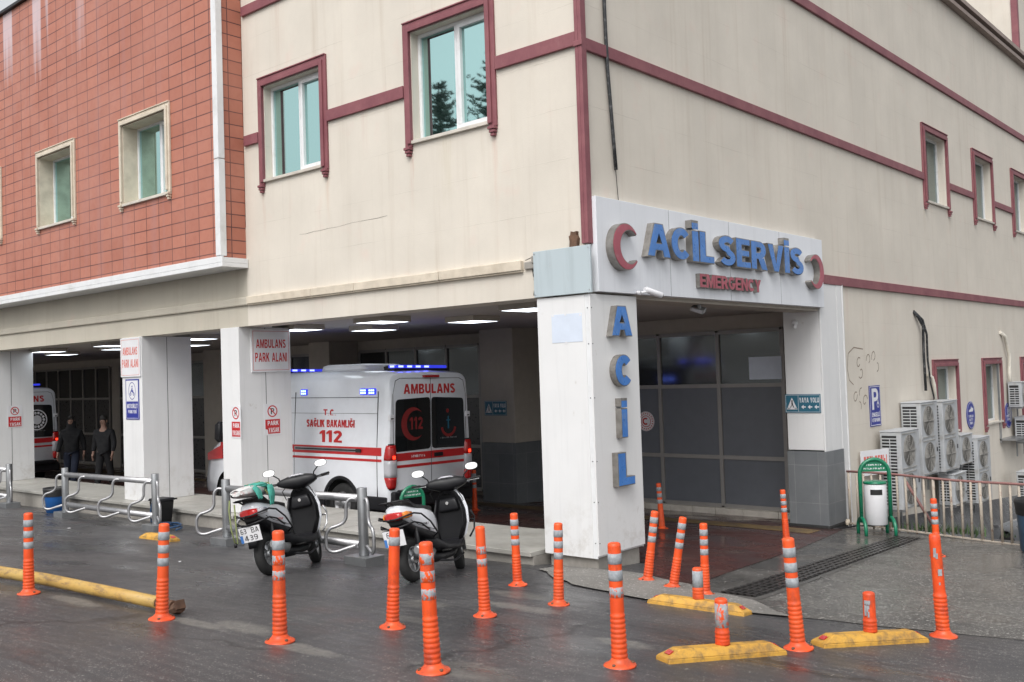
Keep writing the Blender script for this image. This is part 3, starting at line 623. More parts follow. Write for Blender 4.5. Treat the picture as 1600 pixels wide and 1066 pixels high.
mb = MB(); mb.box(-.045, .0, -.045, -.001, 3.62, 10.1); mb.box(.001, .05, -.045, .055, 3.62, 10.1); mb.box(-.06, .065, -.06, -.046, 5.84, 5.90)
mb.build('corner_pilaster', M['maroon'], B, bevel=.008)
mb = MB(); mb.box(.002, .14, 0, 27, 9.93, 10.02); mb.box(-.5, .18, -.1, 27, 10.101, 10.2); mb.build('roof_coping', pm('weathered_coping', (.30, .24, .21), .7), B)
mb = MB(); mb.box(-14, -1.0, 24, 40, 10.2, 26); up = mb.build('upper_storey', M['cream'], B)
mb = MB(); mb.box(-1.14, -.96, 23.95, 24.12, 10.2, 26); mb.build('corner_pilaster', M['maroon'], up)
# ledge moulding over the beam
mb = MB(); r = random.Random(9); x = -6.5
for a in (-6.5, -4.9, -3.95, -2.3, -.93):
    if a > -6.5: mb.box(x+.003, a-.003, -.062, -.001, 3.405, 3.52+r.uniform(-.004, .004)); mb.box(x+.003, a-.003, -.045, -.001, 3.385, 3.404)
    x = a
mb.build('ledge_moulding', M['creamtrim'], B, bevel=.008)
mb = MB(); mb.box(-33, -6.51, -.045, -.001, 3.39, 3.52); mb.build('ledge_moulding', M['cream_dk'], B, bevel=.02)
mb = MB(); mb.box(-.90, -.74, -.035, -.001, 3.41, 3.50); mb.box(-.78, -.725, -.05, -.001, 3.47, 3.56); mb.build('broken_ledge_end', M['conc'], B, bevel=.012)
def crack(mb, pts, wd, F, seed):
    r = random.Random(seed); P = []
    for i in range(len(pts)-1):
        for k in range(6):
            t = k/6; P.append((pts[i][0]+(pts[i+1][0]-pts[i][0])*t+r.uniform(-.008, .008), pts[i][1]+(pts[i+1][1]-pts[i][1])*t+r.uniform(-.008, .008)))
    for i in range(len(P)-1):
        a, b = Vector(P[i]), Vector(P[i+1]); n = Vector((-(b-a).y, (b-a).x)).normalized()*wd*r.uniform(.5, 1.3)
        mb.add([(a.x-n.x, a.y-n.y, .002), (b.x-n.x, b.y-n.y, .002), (b.x+n.x, b.y+n.y, .002), (a.x+n.x, a.y+n.y, .002)], [(0, 1, 2, 3)], 0, False, F)
mb = MB(); crack(mb, [(-.78, 3.52), (-.80, 3.38), (-.76, 3.24), (-.79, 3.08)], .008, F0, 1); crack(mb, [(-.9, 3.53), (-.74, 3.55)], .006, F0, 4)
crack(mb, [(-5.2, 4.33), (-4.2, 4.35), (-3.1, 4.37)], .0015, F0, 2)
mb.build('wall_crack', M['acdark'], B, fix=False)
def scribble(mb, pts, F, wd=.009):
    for i in range(len(pts)-1):
        a, b = Vector(pts[i]), Vector(pts[i+1]); n = Vector((-(b-a).y, (b-a).x)).normalized()*wd
        mb.add([(a.x-n.x, a.y-n.y, .0015), (b.x-n.x, b.y-n.y, .0015), (b.x+n.x, b.y+n.y, .0015), (a.x+n.x, a.y+n.y, .0015)], [(0, 1, 2, 3)], 0, False, F)
mb = MB(); r = random.Random(21)
scribble(mb, [(7.9, 2.42), (7.5, 2.45), (7.25, 2.35), (7.18, 2.1), (7.25, 1.9), (7.42, 1.82)], FRR)
for cx, cz in ((7.7, 2.2), (7.75, 2.0), (8.1, 2.25), (8.35, 2.3), (7.5, 1.62), (7.75, 1.68), (7.9, 1.55), (8.3, 1.72), (8.5, 2.1), (7.62, 1.45)):
    a0 = r.uniform(0, 6); scribble(mb, [(cx+.11*math.cos(a0+k*.7)*(1-.05*k), cz+.08*math.sin(a0+k*.8)) for k in range(r.randint(4, 8))], FRR)
mb.build('graffiti', pm('faded_scribble', (.24, .19, .15), .9), B, fix=False)
# --- porch ceiling and inner walls
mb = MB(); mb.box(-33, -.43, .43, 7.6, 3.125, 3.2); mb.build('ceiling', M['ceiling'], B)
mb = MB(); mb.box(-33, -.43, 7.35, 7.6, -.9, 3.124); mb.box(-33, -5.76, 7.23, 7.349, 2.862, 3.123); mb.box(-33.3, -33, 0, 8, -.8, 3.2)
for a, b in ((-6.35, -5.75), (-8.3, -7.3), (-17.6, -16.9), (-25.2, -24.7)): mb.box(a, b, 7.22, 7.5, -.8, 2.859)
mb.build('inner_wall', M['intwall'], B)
for a, b, y, z in ((-7.32, -6.42, 6.1, .80), (-13.3, -12.5, 6.3, -.6), (-18.1, -17.2, 6.3, -.6)):
    mb = MB(); mb.box(a, b, y, 7.21, z, 3.124); mb.build('inner_pier', M['intwall'], B, bevel=.01)
mb = MB(); mb.box(-7.335, -6.405, 6.085, 7.215, -.7, .80); mb.build('stone_cladding', M['slate'], B)
def glazing(x0, x1, ncol, z0, top, tr, y=7.2, dk=False, t=.07):
    f = MB(); n = len(tr)
    W = (x1-x0)/ncol; zs = [z0]+tr+[top]
    for i in range(ncol+1): f.box(x0+i*W-t/2, x0+i*W+t/2, y-.02, y+.06, z0, top)
    for z in zs:
        for i in range(ncol): f.box(x0+i*W+t/2, x0+(i+1)*W-t/2, y-.018, y+.058, z-t/2, z+t/2)
    o = f.build('glazed_screen', M['alu'], B)
    for i in range(ncol):
        for k in range(len(zs)-1):
            g = MB(); g.box(x0+i*W+t/2-.003, x0+(i+1)*W-t/2+.003, y+.015, y+.03, zs[k]+t/2-.003, zs[k+1]-t/2+.003)
            g.build('pane', M['glass_dk'] if k == len(zs)-2 else (M['film_dk'] if dk else M['film']), o)
    return o
gs = glazing(-4.93, -1.15, 3, -.33, 2.82, [.55, 1.85])
mb = MB(); r = random.Random(4); x = -5.0
while x < -.6:
    x2 = min(x+r.uniform(.45, .7), -.6); mb.box(x+.003, x2-.003, 7.06, 7.22, -.7, -.36); x = x2
mb.build('stone_kerb', M['stone'], B, bevel=.006)
mb = MB(); mb.box(-5.75, -.43, 7.222, 7.5, 2.855, 3.12); mb.build('lintel', M['intwall'], B)
mb = MB(); mb.box(-1.78, -1.16, 7.165, 7.178, 1.95, 2.35); mb.build('notice_paper', M['signdim'], gs)
glazing(-12.45, -8.35, 4, -.35, 2.86, [.6, 1.72], dk=True)
glazing(-17.1, -13.4, 4, -.4, 2.86, [.6, 1.80], dk=True)
glazing(-24.6, -18.2, 6, -.4, 2.86, [.6, 1.80], dk=True)
glazing(-32.9, -25.3, 8, -.4, 2.86, [.6, 1.80], dk=True)
d = MB(); d.box(-5.74, -5.66, 7.18, 7.26, -.49, 2.86); d.box(-5.66, -4.98, 7.18, 7.25, 2.1, 2.17); d.box(-5.66, -4.98, 7.18, 7.25, -.40, -.27)
do = d.build('entrance_door', M['alu'], B); d = MB(); d.box(-5.66, -4.98, 7.2, 7.22, -.27, 2.1); d.box(-5.66, -4.98, 7.2, 7.22, 2.17, 2.86); d.build('pane', M['glass_dk'], do)
# --- dark inner door right of the inner pier
d = MB(); d.box(-6.40, -5.80, 7.12, 7.18, 2.72, 2.8); d.box(-5.86, -5.78, 7.12, 7.18, -.49, 2.8); d.box(-6.40, -5.87, 7.12, 7.18, 1.62, 1.68); d.box(-6.40, -5.87, 7.1, 7.17, -.42, -.26, 1)
do = d.build('entrance_door', [M['alu'], M['pvc']], B); d = MB(); d.box(-6.40, -5.87, 7.14, 7.16, -.26, 1.62); d.box(-6.40, -5.87, 7.14, 7.16, 1.68, 2.72); d.build('pane', M['glass_dk'], do)
d = MB(); d.tube([(-6.33, 7.1, -.1), (-6.38, 7.02, 0), (-6.36, 7.0, .2), (-6.33, 7.02, .38), (-6.30, 7.1, .45)], .018); d.build('handle', M['steel'], do)
# --- pillars under the left facade
def pillar(x0, x1, y0, y1, seam=True):
    p = MB(); p.box(x0, x1, y0, y1, .16, 3.068); o = p.build('pillar', M['panel'], B, bevel=.006)
    s = MB(); ym = (y0+y1)/2; s.box(x1+.0005, x1+.002, ym-.004, ym+.004, .16, 3.06); s.build('panel_joint', M['acdark'], o)
    return o
for a, b in ((-17.02, -16.5), (-10.5, -9.8), (-7.3, -6.8), (-23.4, -22.7), (-29.5, -28.8)): pillar(a, b, -.015, .96)
# corner pillar with loose metal skin over a cement base
p = MB(); p.box(-.71, -.025, -.05, -.03, .13, 3.05); p.box(-.715, -.70, -.03, .87, .13, 3.05); p.box(.03, .05, -.05, .87, .16, 3.055); p.box(-.70, .03, .855, .87, .13, 3.05)
p.box(-.70, .03, -.03, .855, .14, 3.04)
o = p.build('pillar', M['panel'], B, bevel=.003)
s = MB(); s.box(-.024, .029, -.045, -.028, .13, 3.05); s.build('corner_strip', M['coping'], o)
s = MB(); r = random.Random(5)
for z in (.3, .75, 1.2, 1.9, 2.5, 2.9): s.cyl((.008, -.046, z), (.008, -.05, z), .006, n=8); s.cyl((.0505, -.03, z), (.054, -.03, z), .006, n=8)
s.build('rivets', M['acdark'], o)
p = MB(); p.box(-.67, 0, 0, .82, -.3, .139); o2 = p.build('pillar_base', M['conc'], B, bevel=.01)
# far porch pillar
p = MB(); p.box(-.60, -.002, 6.12, 6.76, .82, 3.07); p.box(.001, .03, 6.12, 6.78, .80, 3.47); o = p.build('pillar', M['panel'], B, bevel=.006)
p = MB(); p.box(-.615, .042, 6.1, 6.80, -.9, .80); p.build('stone_cladding', M['slate'], o, bevel=.004)
p = MB(); p.box(-.65, .06, 6.07, 6.83, -.9, -.36); p.build('base_cord', M['rubber'], o, bevel=.03)
p = MB(); p.box(.001, .035, 6.782, 7.0, -.9, 3.50); p.box(.001, .045, 7.0, 7.03, -.9, 3.5); p.build('side_cladding', M['panel'], o)
# underside of the porch beam on the side facade
mb = MB(); mb.box(-.42, -.001, .87, 6.1, 3.03, 3.069); mb.build('beam_soffit', M['intwall'], B)
# black pipe sleeve hanging on the side facade
s = MB(); s.tube([(.035, .44, 10.0), (.035, .455, 6.3), (.035, .47, 5.7), (.04, .53, 4.9), (.035, .57, 4.52)], .022, 10); cb = s.build('hanging_cable', M['pipewrap']); tag(cb, 'black sleeved cable hanging down the side wall near the corner', 'cable')
s = MB(); s.tube([(.03, .57, 4.52), (.02, .60, 4.35), (.02, .62, 4.14)], .004, 6); s.build('wire', M['acdark'], cb)
# ------------------------------------------------------------------ delineator posts
def gpt(x, y, dz=0): return (x, y, G(x, y)+dz)
def make_post(name, h=.75, bands=3, old=False, worn=(0,0,0), base=True, missing=()):
    t = thing(name, None, 'bollard')
    k = h/.75; om = M['orange_old'] if old else M['orange']
    pr = [(.046, .012), (.047, .05*k)]
    if base:
        z = .055*k
        for i in range(9):
            pr += [(.0485-.0006*i, z), (.0505-.0006*i, z+.006*k), (.0505-.0006*i, z+.019*k), (.0465-.0006*i, z+.024*k)]; z += .03*k
        pr += [(.0435, z+.01), (.0425, z+.05), (.0405, h-.022), (.039, h-.008), (.03, h-.001), (.0, h)]
    else:
        z = .02
        for i in range(3): pr += [(.048, z), (.05, z+.006), (.05, z+.014), (.047, z+.02)]; z += .026
        pr += [(.0445, z+.01), (.0435, h-.02), (.041, h-.007), (.03, h-.001), (0, h)]
        pr[0] = (.05, 0); pr[1] = (.05, .014)
    b = MB(); b.lathe(pr, 28); b.build('post_body', om, t)
    if base:
        b = MB(); b.lathe([(.1, 0), (.102, .006), (.098, .013), (.075, .022), (.055, .04), (.048, .055)], 28); b.build('base_flange', om, t)
        for a in (.9, 3.0, 5.1):
            b = MB(); b.cyl((.078*math.cos(a), .078*math.sin(a), .014), (.078*math.cos(a), .078*math.sin(a), .03), .011, n=6); b.build('bolt', M['rust'], t)
    for i in range(bands):
        if i in missing: continue
        if base: z1 = h*(.915-.135*i); z0 = z1-h*.085
        else: z1 = h*.9; z0 = h*.38
        r0 = .0436 if base else .0462; b = MB(); b.lathe([(r0-.0015, z0), (r0+.0003, z0+.001), (r0-.0012, z1-.001), (r0-.003, z1)], 28, cap=False)
        b.build('reflective_band', M['band_worn'] if worn[i] else M['band'], t)
    return t
def lean(o, x, y, dx, dy=0, rz=0, dz=0, s=1):       # dx: how far the top leans to the right as seen from the street (m), dy: away from it
    d = (Vector((RGT.x, RGT.y, 0)).normalized()*dx + Vector((FWD.x, FWD.y, 0)).normalized()*dy + Vector((0, 0, .75)))
    q = d.to_track_quat('Z', 'Y') @ Euler((0, 0, rz)).to_quaternion()
    o.rotation_euler = q.to_euler(); o.location = gpt(x, y, dz); o.scale = (s, s, s)
GP = 'orange flexible posts along the kerb and porch'
protoA = make_post('bollard')
protoW = make_post('bollard', worn=(0, 1, 1), old=True)
POSTS = [  # x, y, lean right, lean away, scale, prototype, label
 (-2.52, -5.05, .008, 0, .95, 'A', 'leftmost upright orange post, in front of the yellow pipe'),
 (-.57, -4.88, .035, 0, .975, 'A', 'orange post hiding part of the yellow pipe near its rusty end'),
 (.73, -4.73, .005, 0, 1.02, 'W1', 'orange post with cracked bands standing below the first scooter'),
 (.88, -3.83, .038, 0, .99, 'B', 'scuffed orange post with only one grey band, covering the second scooter number plate'),
 (2.07, -4.57, -.022, 0, 1.06, 'W3', 'large grimy orange post with three badly peeling bands in the nearest row'),
 (1.03, -2.97, -.02, 0, .965, 'M', 'orange post without its top band, right of the second scooter'),
 (.14, -1.53, -.018, 0, .94, 'A', 'clean orange post with three bands before the end of the plinth'),
 (1.09, -2.09, .02, 0, .945, 'A', 'orange post tilted slightly right in front of the white corner pillar'),
 (2.78, -3.60, -.01, 0, 1.05, 'W2', 'tall orange post with three bands just right of the corner pillar, nearest row'),
 (.82, -.28, .105, -.02, .965, 'A', 'orange post leaning strongly right beside the corner pillar'),
 (1.25, -.48, .13, -.02, .94, 'A', 'most tilted orange post, second of three at the red floor edge'),
 (1.69, -.62, .005, 0, .90, 'A', 'orange post standing behind the far yellow block'),
 (3.36, -2.24, -.04, 0, 1.045, 'A', 'orange post standing between the two near yellow blocks'),
 (-1.82, 4.18, -.035, 0, .95, 'A', 'distant orange post deep in the porch before the grey glazing'),
 (.23, 4.18, -.03, 0, .96, 'A', 'orange post at the foot of the grey stone pillar'),
 (2.34, 3.98, -.02, 0, .97, 'A', 'distant orange post in front of the rusty fence'),
 (-10.2, 4.4, .0, 0, 1.0, 'A', 'orange post inside the covered bay left of the parked ambulance'),
 (-5.9, 4.3, .0, 0, 1.0, 'A', 'orange post in the shade behind the rear doors of the ambulance'),
]
protos = {'A': protoA, 'W1': protoW}
protos['W2'] = make_post('bollard', worn=(0, 0, 1), old=False)
protos['W3'] = make_post('bollard', worn=(1, 1, 1), old=True)
protos['B'] = make_post('bollard', worn=(0, 0, 0), old=True, missing=(1, 2))
protos['M'] = make_post('bollard', worn=(0, 1, 1), old=False, missing=(0,))
used = set()
for x, y, dx, dy, s, k, lab in POSTS:
    o = protos[k] if k not in used else copy_tree(protos[k]); used.add(k)
    lean(o, x, y, dx, dy, x*7, 0, s); tag(o, lab, 'bollard', GP)
# bent post on the right: lower half kinked
def bent_post():
    t = thing('bollard', 'bent orange post without bands, leaning left at the far right of the near row', 'bollard', gpt(3.95, -.98), 0, GP)
    secs = []; z = .05; pr = [(.05, .012), (.05, .05)]
    for i in range(9): pr += [(.0485, z), (.0505, z+.006), (.0505, z+.019), (.0465, z+.024)]; z += .031
    pr += [(.044, z+.02), (.043, .5), (.042, .62), (.042, .72), (.041, .765), (.03, .782), (0, .784)]
    rx, ry = RGT.x, RGT.y; b = MB(); L = []
    for r_, z_ in pr:
        off = -.035*(z_/.78)**1.0; L.append(((rx*off, ry*off, z_), (max(r_, .0005), 0, 0), (0, max(r_, .0005), 0), 2))
    b.loft(L, 28); b.build('post_body', M['orange_old'], t)
    b = MB(); b.lathe([(.1, 0), (.102, .006), (.098, .013), (.075, .022), (.055, .04), (.05, .055)], 28); b.build('base_flange', M['orange'], t)
    b = MB(); r = random.Random(3)
    for a, z0, w_, h_ in ((-1.5, .61, .02, .07), (-1.2, .60, .016, .04), (-.9, .47, .03, .05), (-1.1, .40, .012, .02)):
        ca, sa = math.cos(a), math.sin(a); off = -.035*(z0/.78)
        T = Matrix.Translation((rx*off+.0432*ca, ry*off+.0432*sa, z0)) @ Matrix.Rotation(a, 4, 'Z')
        b.prism([(-.0005, -w_/2), (.0012, -w_/2), (.0012, w_/2), (-.0005, w_/2)], 0, h_, 0, T)
    b.build('band_remnant', M['band'], t)
bent_post()
# short posts on yellow rubber blocks
def block(x, y, ang, L, name_label, post, plabel, off=0):
    t = thing('lane_separator', name_label, 'lane block', (x, y, G(x, y)), 0, 'yellow rubber lane blocks')
    dx, dy = math.cos(ang), math.sin(ang); h = L/2
    sl = (G(x+dx*h, y+dy*h)-G(x-dx*h, y-dy*h))/L; nl = (G(x-dy*.1, y+dx*.1)-G(x+dy*.1, y-dx*.1))/.2
    X = Vector((dx, dy, sl)).normalized(); Y = Vector((-dy, dx, nl)); Z = X.cross(Y).normalized(); Y = Z.cross(X)
    t.rotation_euler = Matrix((X, Y, Z)).transposed().to_euler()
    b = MB(); w_ = .085
    b.frustum((-h, h, -w_, w_), (-h+.006, h-.006, -w_+.004, w_-.004), -.01, .028)
    b.frustum((-h+.006, h-.006, -w_+.004, w_-.004), (-h+.11, h-.11, -w_*.55, w_*.55), .0282, .082)
    b.build('rubber_block', M['yellow'], t, bevel=.006)
    for s in (-1, 1):
        T = Matrix.Translation((s*(h-.053), 0, .0585)) @ Matrix.Rotation(s*.53, 4, 'Y'); b = MB(); b.box(-.02, .02, -.03, .03, -.003, .0025, 0, T); b.build('reflector', M['tail'], t)
    b = MB(); b.box(-.11, .11, -.035, .035, .0822, .0835); b.build('anchor_plate', M['yellow'], t)
    if post:
        p = make_post('bollard', h=post[0], bands=post[1], old=post[2], worn=(post[3],)*3, base=False)
        c = Vector((x, y, G(x, y)))+X*off+Z*.083; p.location = c; tag(p, plabel, 'bollard', 'short orange posts on the yellow blocks')
    return t
block(3.11, -2.87, math.atan2(.99, .49), .95, 'yellow rubber block lying nearest the camera, under the short post with a torn band', (.31, 1, False, 1), 'short orange post with a long torn grey band on the nearest yellow block')
block(3.645, -1.65, math.atan2(.88, .51), .93, 'yellow rubber block at the right, between the tall post and the bent post', (.29, 0, True, 0), 'short orange post with a grey arrow-shaped scrap on the right yellow block')
block(2.02, -1.32, math.atan2(.05, .96), .93, 'yellow rubber block lying on the pale cement lip by the porch', (.27, 1, False, 0), 'shortest orange post with one wide clean band on the far yellow block')
o = block(-6.15, -1.78, .05, .75, 'old yellow rubber block lying under the rack post by the black bin', None, '')
# arrow-shaped remnant on the right short post
b = MB(); T = Matrix.Translation((3.645, -1.65, G(3.645, -1.65)+.083)) @ Matrix.Rotation(math.atan2(-.66, .35)-.35, 4, 'Z')
for z0, z1, a0, a1 in ((.20, .235, -.5, .45), (.12, .20, -.5, -.15), (.15, .20, -.12, .12), (.11, .155, .0, .28), (.17, .2, .12, .3)):
    n = 5; vs = []; 
    for k in range(n+1):
        a = a0+(a1-a0)*k/n
        for r_ in (.043, .0475):
            for z in (z0+(.01*(k % 2)), z1): vs.append((r_*math.cos(a), r_*math.sin(a), z))
    fs = []
    for k in range(n): a = k*4; fs += [(a+2, a+6, a+7, a+3), (a, a+1, a+5, a+4), (a+1, a+3, a+7, a+5), (a, a+4, a+6, a+2)]
    b.add(vs, fs, 0, False, T)
pp = [o for o in bpy.data.objects if o.get('label', '').startswith('short orange post with a grey arrow')][0]
b.M = Matrix(); bo = b.build('band_remnant', M['band'], pp, world=True, fix=True)
# yellow barrier pipe lying on the road
pt = thing('barrier_pipe', 'dented yellow painted pipe lying on the road with a rusty open end', 'pipe', gpt(-.66, -4.66))
def pp_(x, y, dz): return (x+.66, y+4.66, G(x, y)-G(-.66, -4.66)+dz)
b = MB(); P = [pp_(-9, -5.35, .075), pp_(-6, -5.10, .075), pp_(-3.9, -4.90, .075), pp_(-2.8, -4.80, .08), pp_(-1.9, -4.74, .07), pp_(-.95, -4.69, .062)]
b.tube(P, [.055, .055, .055, .054, .053, .05], 20); b.build('pipe', M['yelpipe'], pt)
b = MB(); b.tube([pp_(-.95, -4.69, .062), pp_(-.86, -4.68, .06), pp_(-.76, -4.67, .055)], [.045, .04, .042], 16); b.build('joint', M['rust'], pt)
b = MB(); T = Matrix.Translation(pp_(-.70, -4.665, .05)) @ Matrix.Rotation(R_(70), 4, 'Y'); b.lathe([(.040, -.10), (.048, -.09), (.050, .03), (.044, .035), (.042, .03)], 8, M=T, sm=False); b.box(-.05, .02, -.045, .03, .03, .06, 0, T); b.build('end_collar', M['rust'], pt)
# ------------------------------------------------------------------ steel parking racks
def rack(x0, y0, x1, y1, label):
    t = thing('parking_rack', label, 'parking rack', ((x0+x1)/2, (y0+y1)/2, G((x0+x1)/2, (y0+y1)/2)), 0, 'steel tube parking racks along the plinth')
    L = math.hypot(x1-x0, y1-y0); a = math.atan2(y1-y0, x1-x0); sl = (G(x1, y1)-G(x0, y0))/L; t.rotation_euler = (0, -math.atan(sl), a)
    h = L/2
    for s in (-h, h):
        b = MB(); b.cyl((s, 0, .1), (s, 0, .86), .057, n=24); b.build('post', M['galv'], t, bevel=.004)
        b = MB(); b.box(s-.19, s+.19, -.14, .14, -.03, .10); b.build('base_box', M['galv'], t, bevel=.004)
    for z, nm in ((.74, 'top_rail'), (.22, 'bottom_rail')):
        b = MB(); b.cyl((-h+.05, 0, z), (h-.05, 0, z), .045, n=20); b.build(nm, M['steel'], t)
    def hoop(xc, d, out=.62):
        pts = [(0, .72), (.10, .74), (.16, .69), (.17, .60), (.175, .53), (.21, .475), (.29, .44), (.38, .415), (.43, .36), (.44, .29), (.43, .2), (.38, .155), (.3, .15), (.2, .175), (.05, .21)]
        P = []
        for i in range(len(pts)-1):
            for k in range(4):
                p0 = pts[max(i-1, 0)]; p1 = pts[i]; p2 = pts[i+1]; p3 = pts[min(i+2, len(pts)-1)]; u = k/4
                q = [.5*((2*p1[c])+(-p0[c]+p2[c])*u+(2*p0[c]-5*p1[c]+4*p2[c]-p3[c])*u*u+(-p0[c]+3*p1[c]-3*p2[c]+p3[c])*u**3) for c in (0, 1)]; P.append(q)
        P.append(pts[-1]); b = MB(); b.tube([(xc-d*q[0]*.62, -q[0]*out, q[1]) for q in P], .02, 10); b.build('wheel_hoop', M['steel'], t)
        return
    for xc, d_ in ((-h-.02, 1), (-h+.95, 1), (.1+h*.27, 1), (h-.06, 1), (h+.04, -.75)): hoop(xc, d_, .62 if d_ > 0 else .12)
    return t
rack(-5.0, -1.45, -2.15, -1.52, 'steel tube parking rack with the two scooters parked at it')
rack(-10.85, -.92, -7.45, -1.10, 'empty steel tube parking rack in front of the motorcycle sign pillar')
rack(-16.9, -.5, -13.85, -.66, 'steel tube parking rack cut by the left edge of the photo')
# ------------------------------------------------------------------ emergency fascia sign
S = thing('emergency_sign', 'big white fascia sign with blue raised letters over the porch entrance', 'sign', (.002, .05, 3.08), FACE_R)
W_, H_ = 6.08, 1.07
b = MB(); b.box(0, W_, 0, H_, 0, .10); b.build('sign_board', M['fascia'], S, bevel=.004)
b = MB()
for u in (1.52, 3.04, 4.56): b.box(u-.002, u+.002, .004, H_-.004, .1, .1012)
b.build('board_seam', M['acdark'], S)
def letter(ch, u0, u1, v0, v1, z, d, face, parent, bold=.27):
    b = MB(); put_text(b, ch, u0, u1, v0, v1, z, d, bold); o = b.build('letter', M['lettermetal'], parent, fix=False)
    g = min(.014, (v1-v0)*.03); k = (v1-v0-2*g)/(v1-v0)
    b = MB(); put_text(b, ch, u0+g, u1-g, v0+g, v1-g, z+d+.001, .005, (bold*(v1-v0)-2*g)/(v1-v0)/k); b.build('letter_face', face, o, fix=False)
def word(txt, u0, u1, v0, v1, z, d, face, parent, gap=.03, bold=.27):
    ws = [glyph(ch, bold)[1] for ch in txt]; k = (u1-u0-gap*(len(txt)-1))/sum(ws); u = u0
    for ch, w_ in zip(txt, ws): letter(ch, u, u+w_*k, v0, v1, z, d, face, parent, bold); u += w_*k+gap
# the words sit between y=.9 and 5.4 of the side wall, base of letters 3.40
word('ACİL', .88, 2.46, .445, .855, .1, .09, M['blueletter'], S, .02)
word('SERVİS', 2.58, 5.17, .445, .85, .1, .09, M['blueletter'], S, .02)
word('EMERGENCY', 2.12, 3.80, .135, .315, .1, .06, M['pinkletter'], S, .008, .26)
def crescent(cx, cy, r, parent, flip, z=.1, d=.12, face=None):
    n = 40; out = []; a0 = R_(38)
    for k in range(n+1):
        a = a0+(2*math.pi-2*a0)*k/n; out.append((r*math.cos(a), r*1.0*math.sin(a)))
    ri = r*.70; cxi = r*.26; A = out[0]; ai = math.atan2(A[1]*.93, A[0]-cxi); inn = []
    for k in range(n+1):
        a = ai+(2*math.pi-2*ai)*(1-k/n); inn.append((cxi+ri*math.cos(a), ri*math.sin(a)))
    def ringm(g, z0, z1):
        m = MB(); vs = []; fs = []
        for k in range(n+1):
            o_, i_ = Vector(out[k]), Vector(inn[n-k]); mid = (o_+i_)/2; dd = (o_-i_).normalized()*g if (o_-i_).length > 2*g else Vector((0, 0))
            o_ -= dd; i_ += dd
            for p in (o_, i_):
                for z_ in (z0, z1): vs.append((cx+(-1 if flip else 1)*p.x, cy+p.y, z_))
        for k in range(n): a = 4*k; fs += [(a, a+4, a+5, a+1), (a+2, a+3, a+7, a+6), (a+1, a+5, a+7, a+3), (a, a+2, a+6, a+4)]
        fs += [(0, 1, 3, 2), (4*n, 4*n+2, 4*n+3, 4*n+1)]; m.add(vs, fs); return m
    o = ringm(0, z, z+d).build('crescent', M['lettermetal'], parent); ringm(.012, z+d-.002, z+d+.006).build('crescent_face', face or M['pinkletter'], o)
crescent(.43, .52, .27, S, False, d=.10); crescent(5.61, .53, .27, S, True, d=.10)
# blank blue board round the corner
t = thing('blank_board', 'blank pale blue board on the street side next to the big sign', 'sign', (-.72, -.052, 3.065), FACE_L)
b = MB(); b.box(0, .815, 0, .53, 0, .03); b.build('board', M['bluepanel'], t, bevel=.004)
b = MB()
for u, v in ((.02, .03), (.02, .5), (.79, .03), (.79, .5)): b.cyl((u, v, .03), (u, v, .034), .007, n=8)
b.build('screws', M['steel'], t)
# vertical letters on the corner pillar
S2 = thing('pillar_lettering', 'four raised blue letters running down the corner pillar', 'sign', (.0505, 0, 0), FACE_R)
for ch, u0, u1, v0, v1 in (('A', .23, .64, 2.58, 2.93), ('C', .27, .62, 2.01, 2.375), ('İ', .36, .48, 1.43, 1.77), ('L', .26, .59, .89, 1.27)): letter(ch, u0, u1, v0, v1, 0, .08, M['blueletter'], S2, .30)
# notice on the pillar
t = thing('blank_notice', 'faded pale blue sheet taped on the street side of the corner pillar', 'notice', (-.50, -.0505, 2.53), FACE_L)
b = MB(); b.box(0, .43, 0, .32, 0, .003); b.build('sheet', M['signdim'], t)
b = MB()
for u, v in ((.02, .31), (.2, .315), (.41, .3), (.2, -.005)): b.box(u-.015, u+.015, v-.012, v+.012, .003, .0045)
b.build('tape', M['signwhite'], t)
# bolts of loose cable: small camera, floodlight, broken ornament
t = thing('security_camera', 'white bullet camera under the lower left edge of the big sign', 'camera', (.12, .78, 3.10))
b = MB(); b.cyl((0, 0, 0), (.05, 0, -.02), .022); b.cyl((.03, 0, -.01), (.10, .12, .0), .012); b.build('bracket', M['signwhite'], t)
b = MB(); b.cyl((.06, .08, .03), (.15, .30, -.04), .036, n=20); b.build('camera_body', M['signwhite'], t, bevel=.004)
b = MB(); b.cyl((.15, .30, -.04), (.153, .307, -.042), .03, n=20); b.build('camera_lens', M['ink'], t)
t = thing('floodlight', 'small square floodlight under the middle of the big sign', 'lamp', (-.12, 2.62, 3.03))
b = MB(); T = Euler((R_(25), R_(20), .3)).to_matrix().to_4x4(); b.box(-.09, .09, -.06, .06, -.1, -.04, 0, T); b.build('housing', M['galv'], t, bevel=.006)
b = MB(); b.box(-.075, .075, -.063, -.0605, -.092, -.05, 0, T); b.build('lamp_glass', M['lens'], t); b = MB(); b.box(-.02, .02, -.01, .01, -.06, 0); b.build('bracket', M['galv'], t)
t = thing('alarm_siren', 'small round white device on the inner face of the far porch pillar', 'alarm', (-.40, 6.12, 2.86), FACE_L)
b = MB(); b.lathe([(.05, 0), (.055, .02), (.04, .05), (.0, .06)], 16); b.build('casing', M['signwhite'], t); b = MB(); b.cyl((0, -.04, .03), (.05, -.06, .09), .02, .03); b.build('horn', M['signwhite'], t)
t = thing('wall_stub', 'rusty sawn-off metal stub on the wall above the pale blue board', 'metal stub', (-.155, -.002, 3.60), FACE_L)
b = MB(); r = random.Random(8); b.prism([(-.055, 0), (-.02, -.02), (.05, 0), (.06, .09), (.04, .13), (.045, .17), (.0, .16), (-.03, .175), (-.04, .13), (-.06, .12), (-.05, .06)], 0, .05); b.build('plate', M['rust'], t)
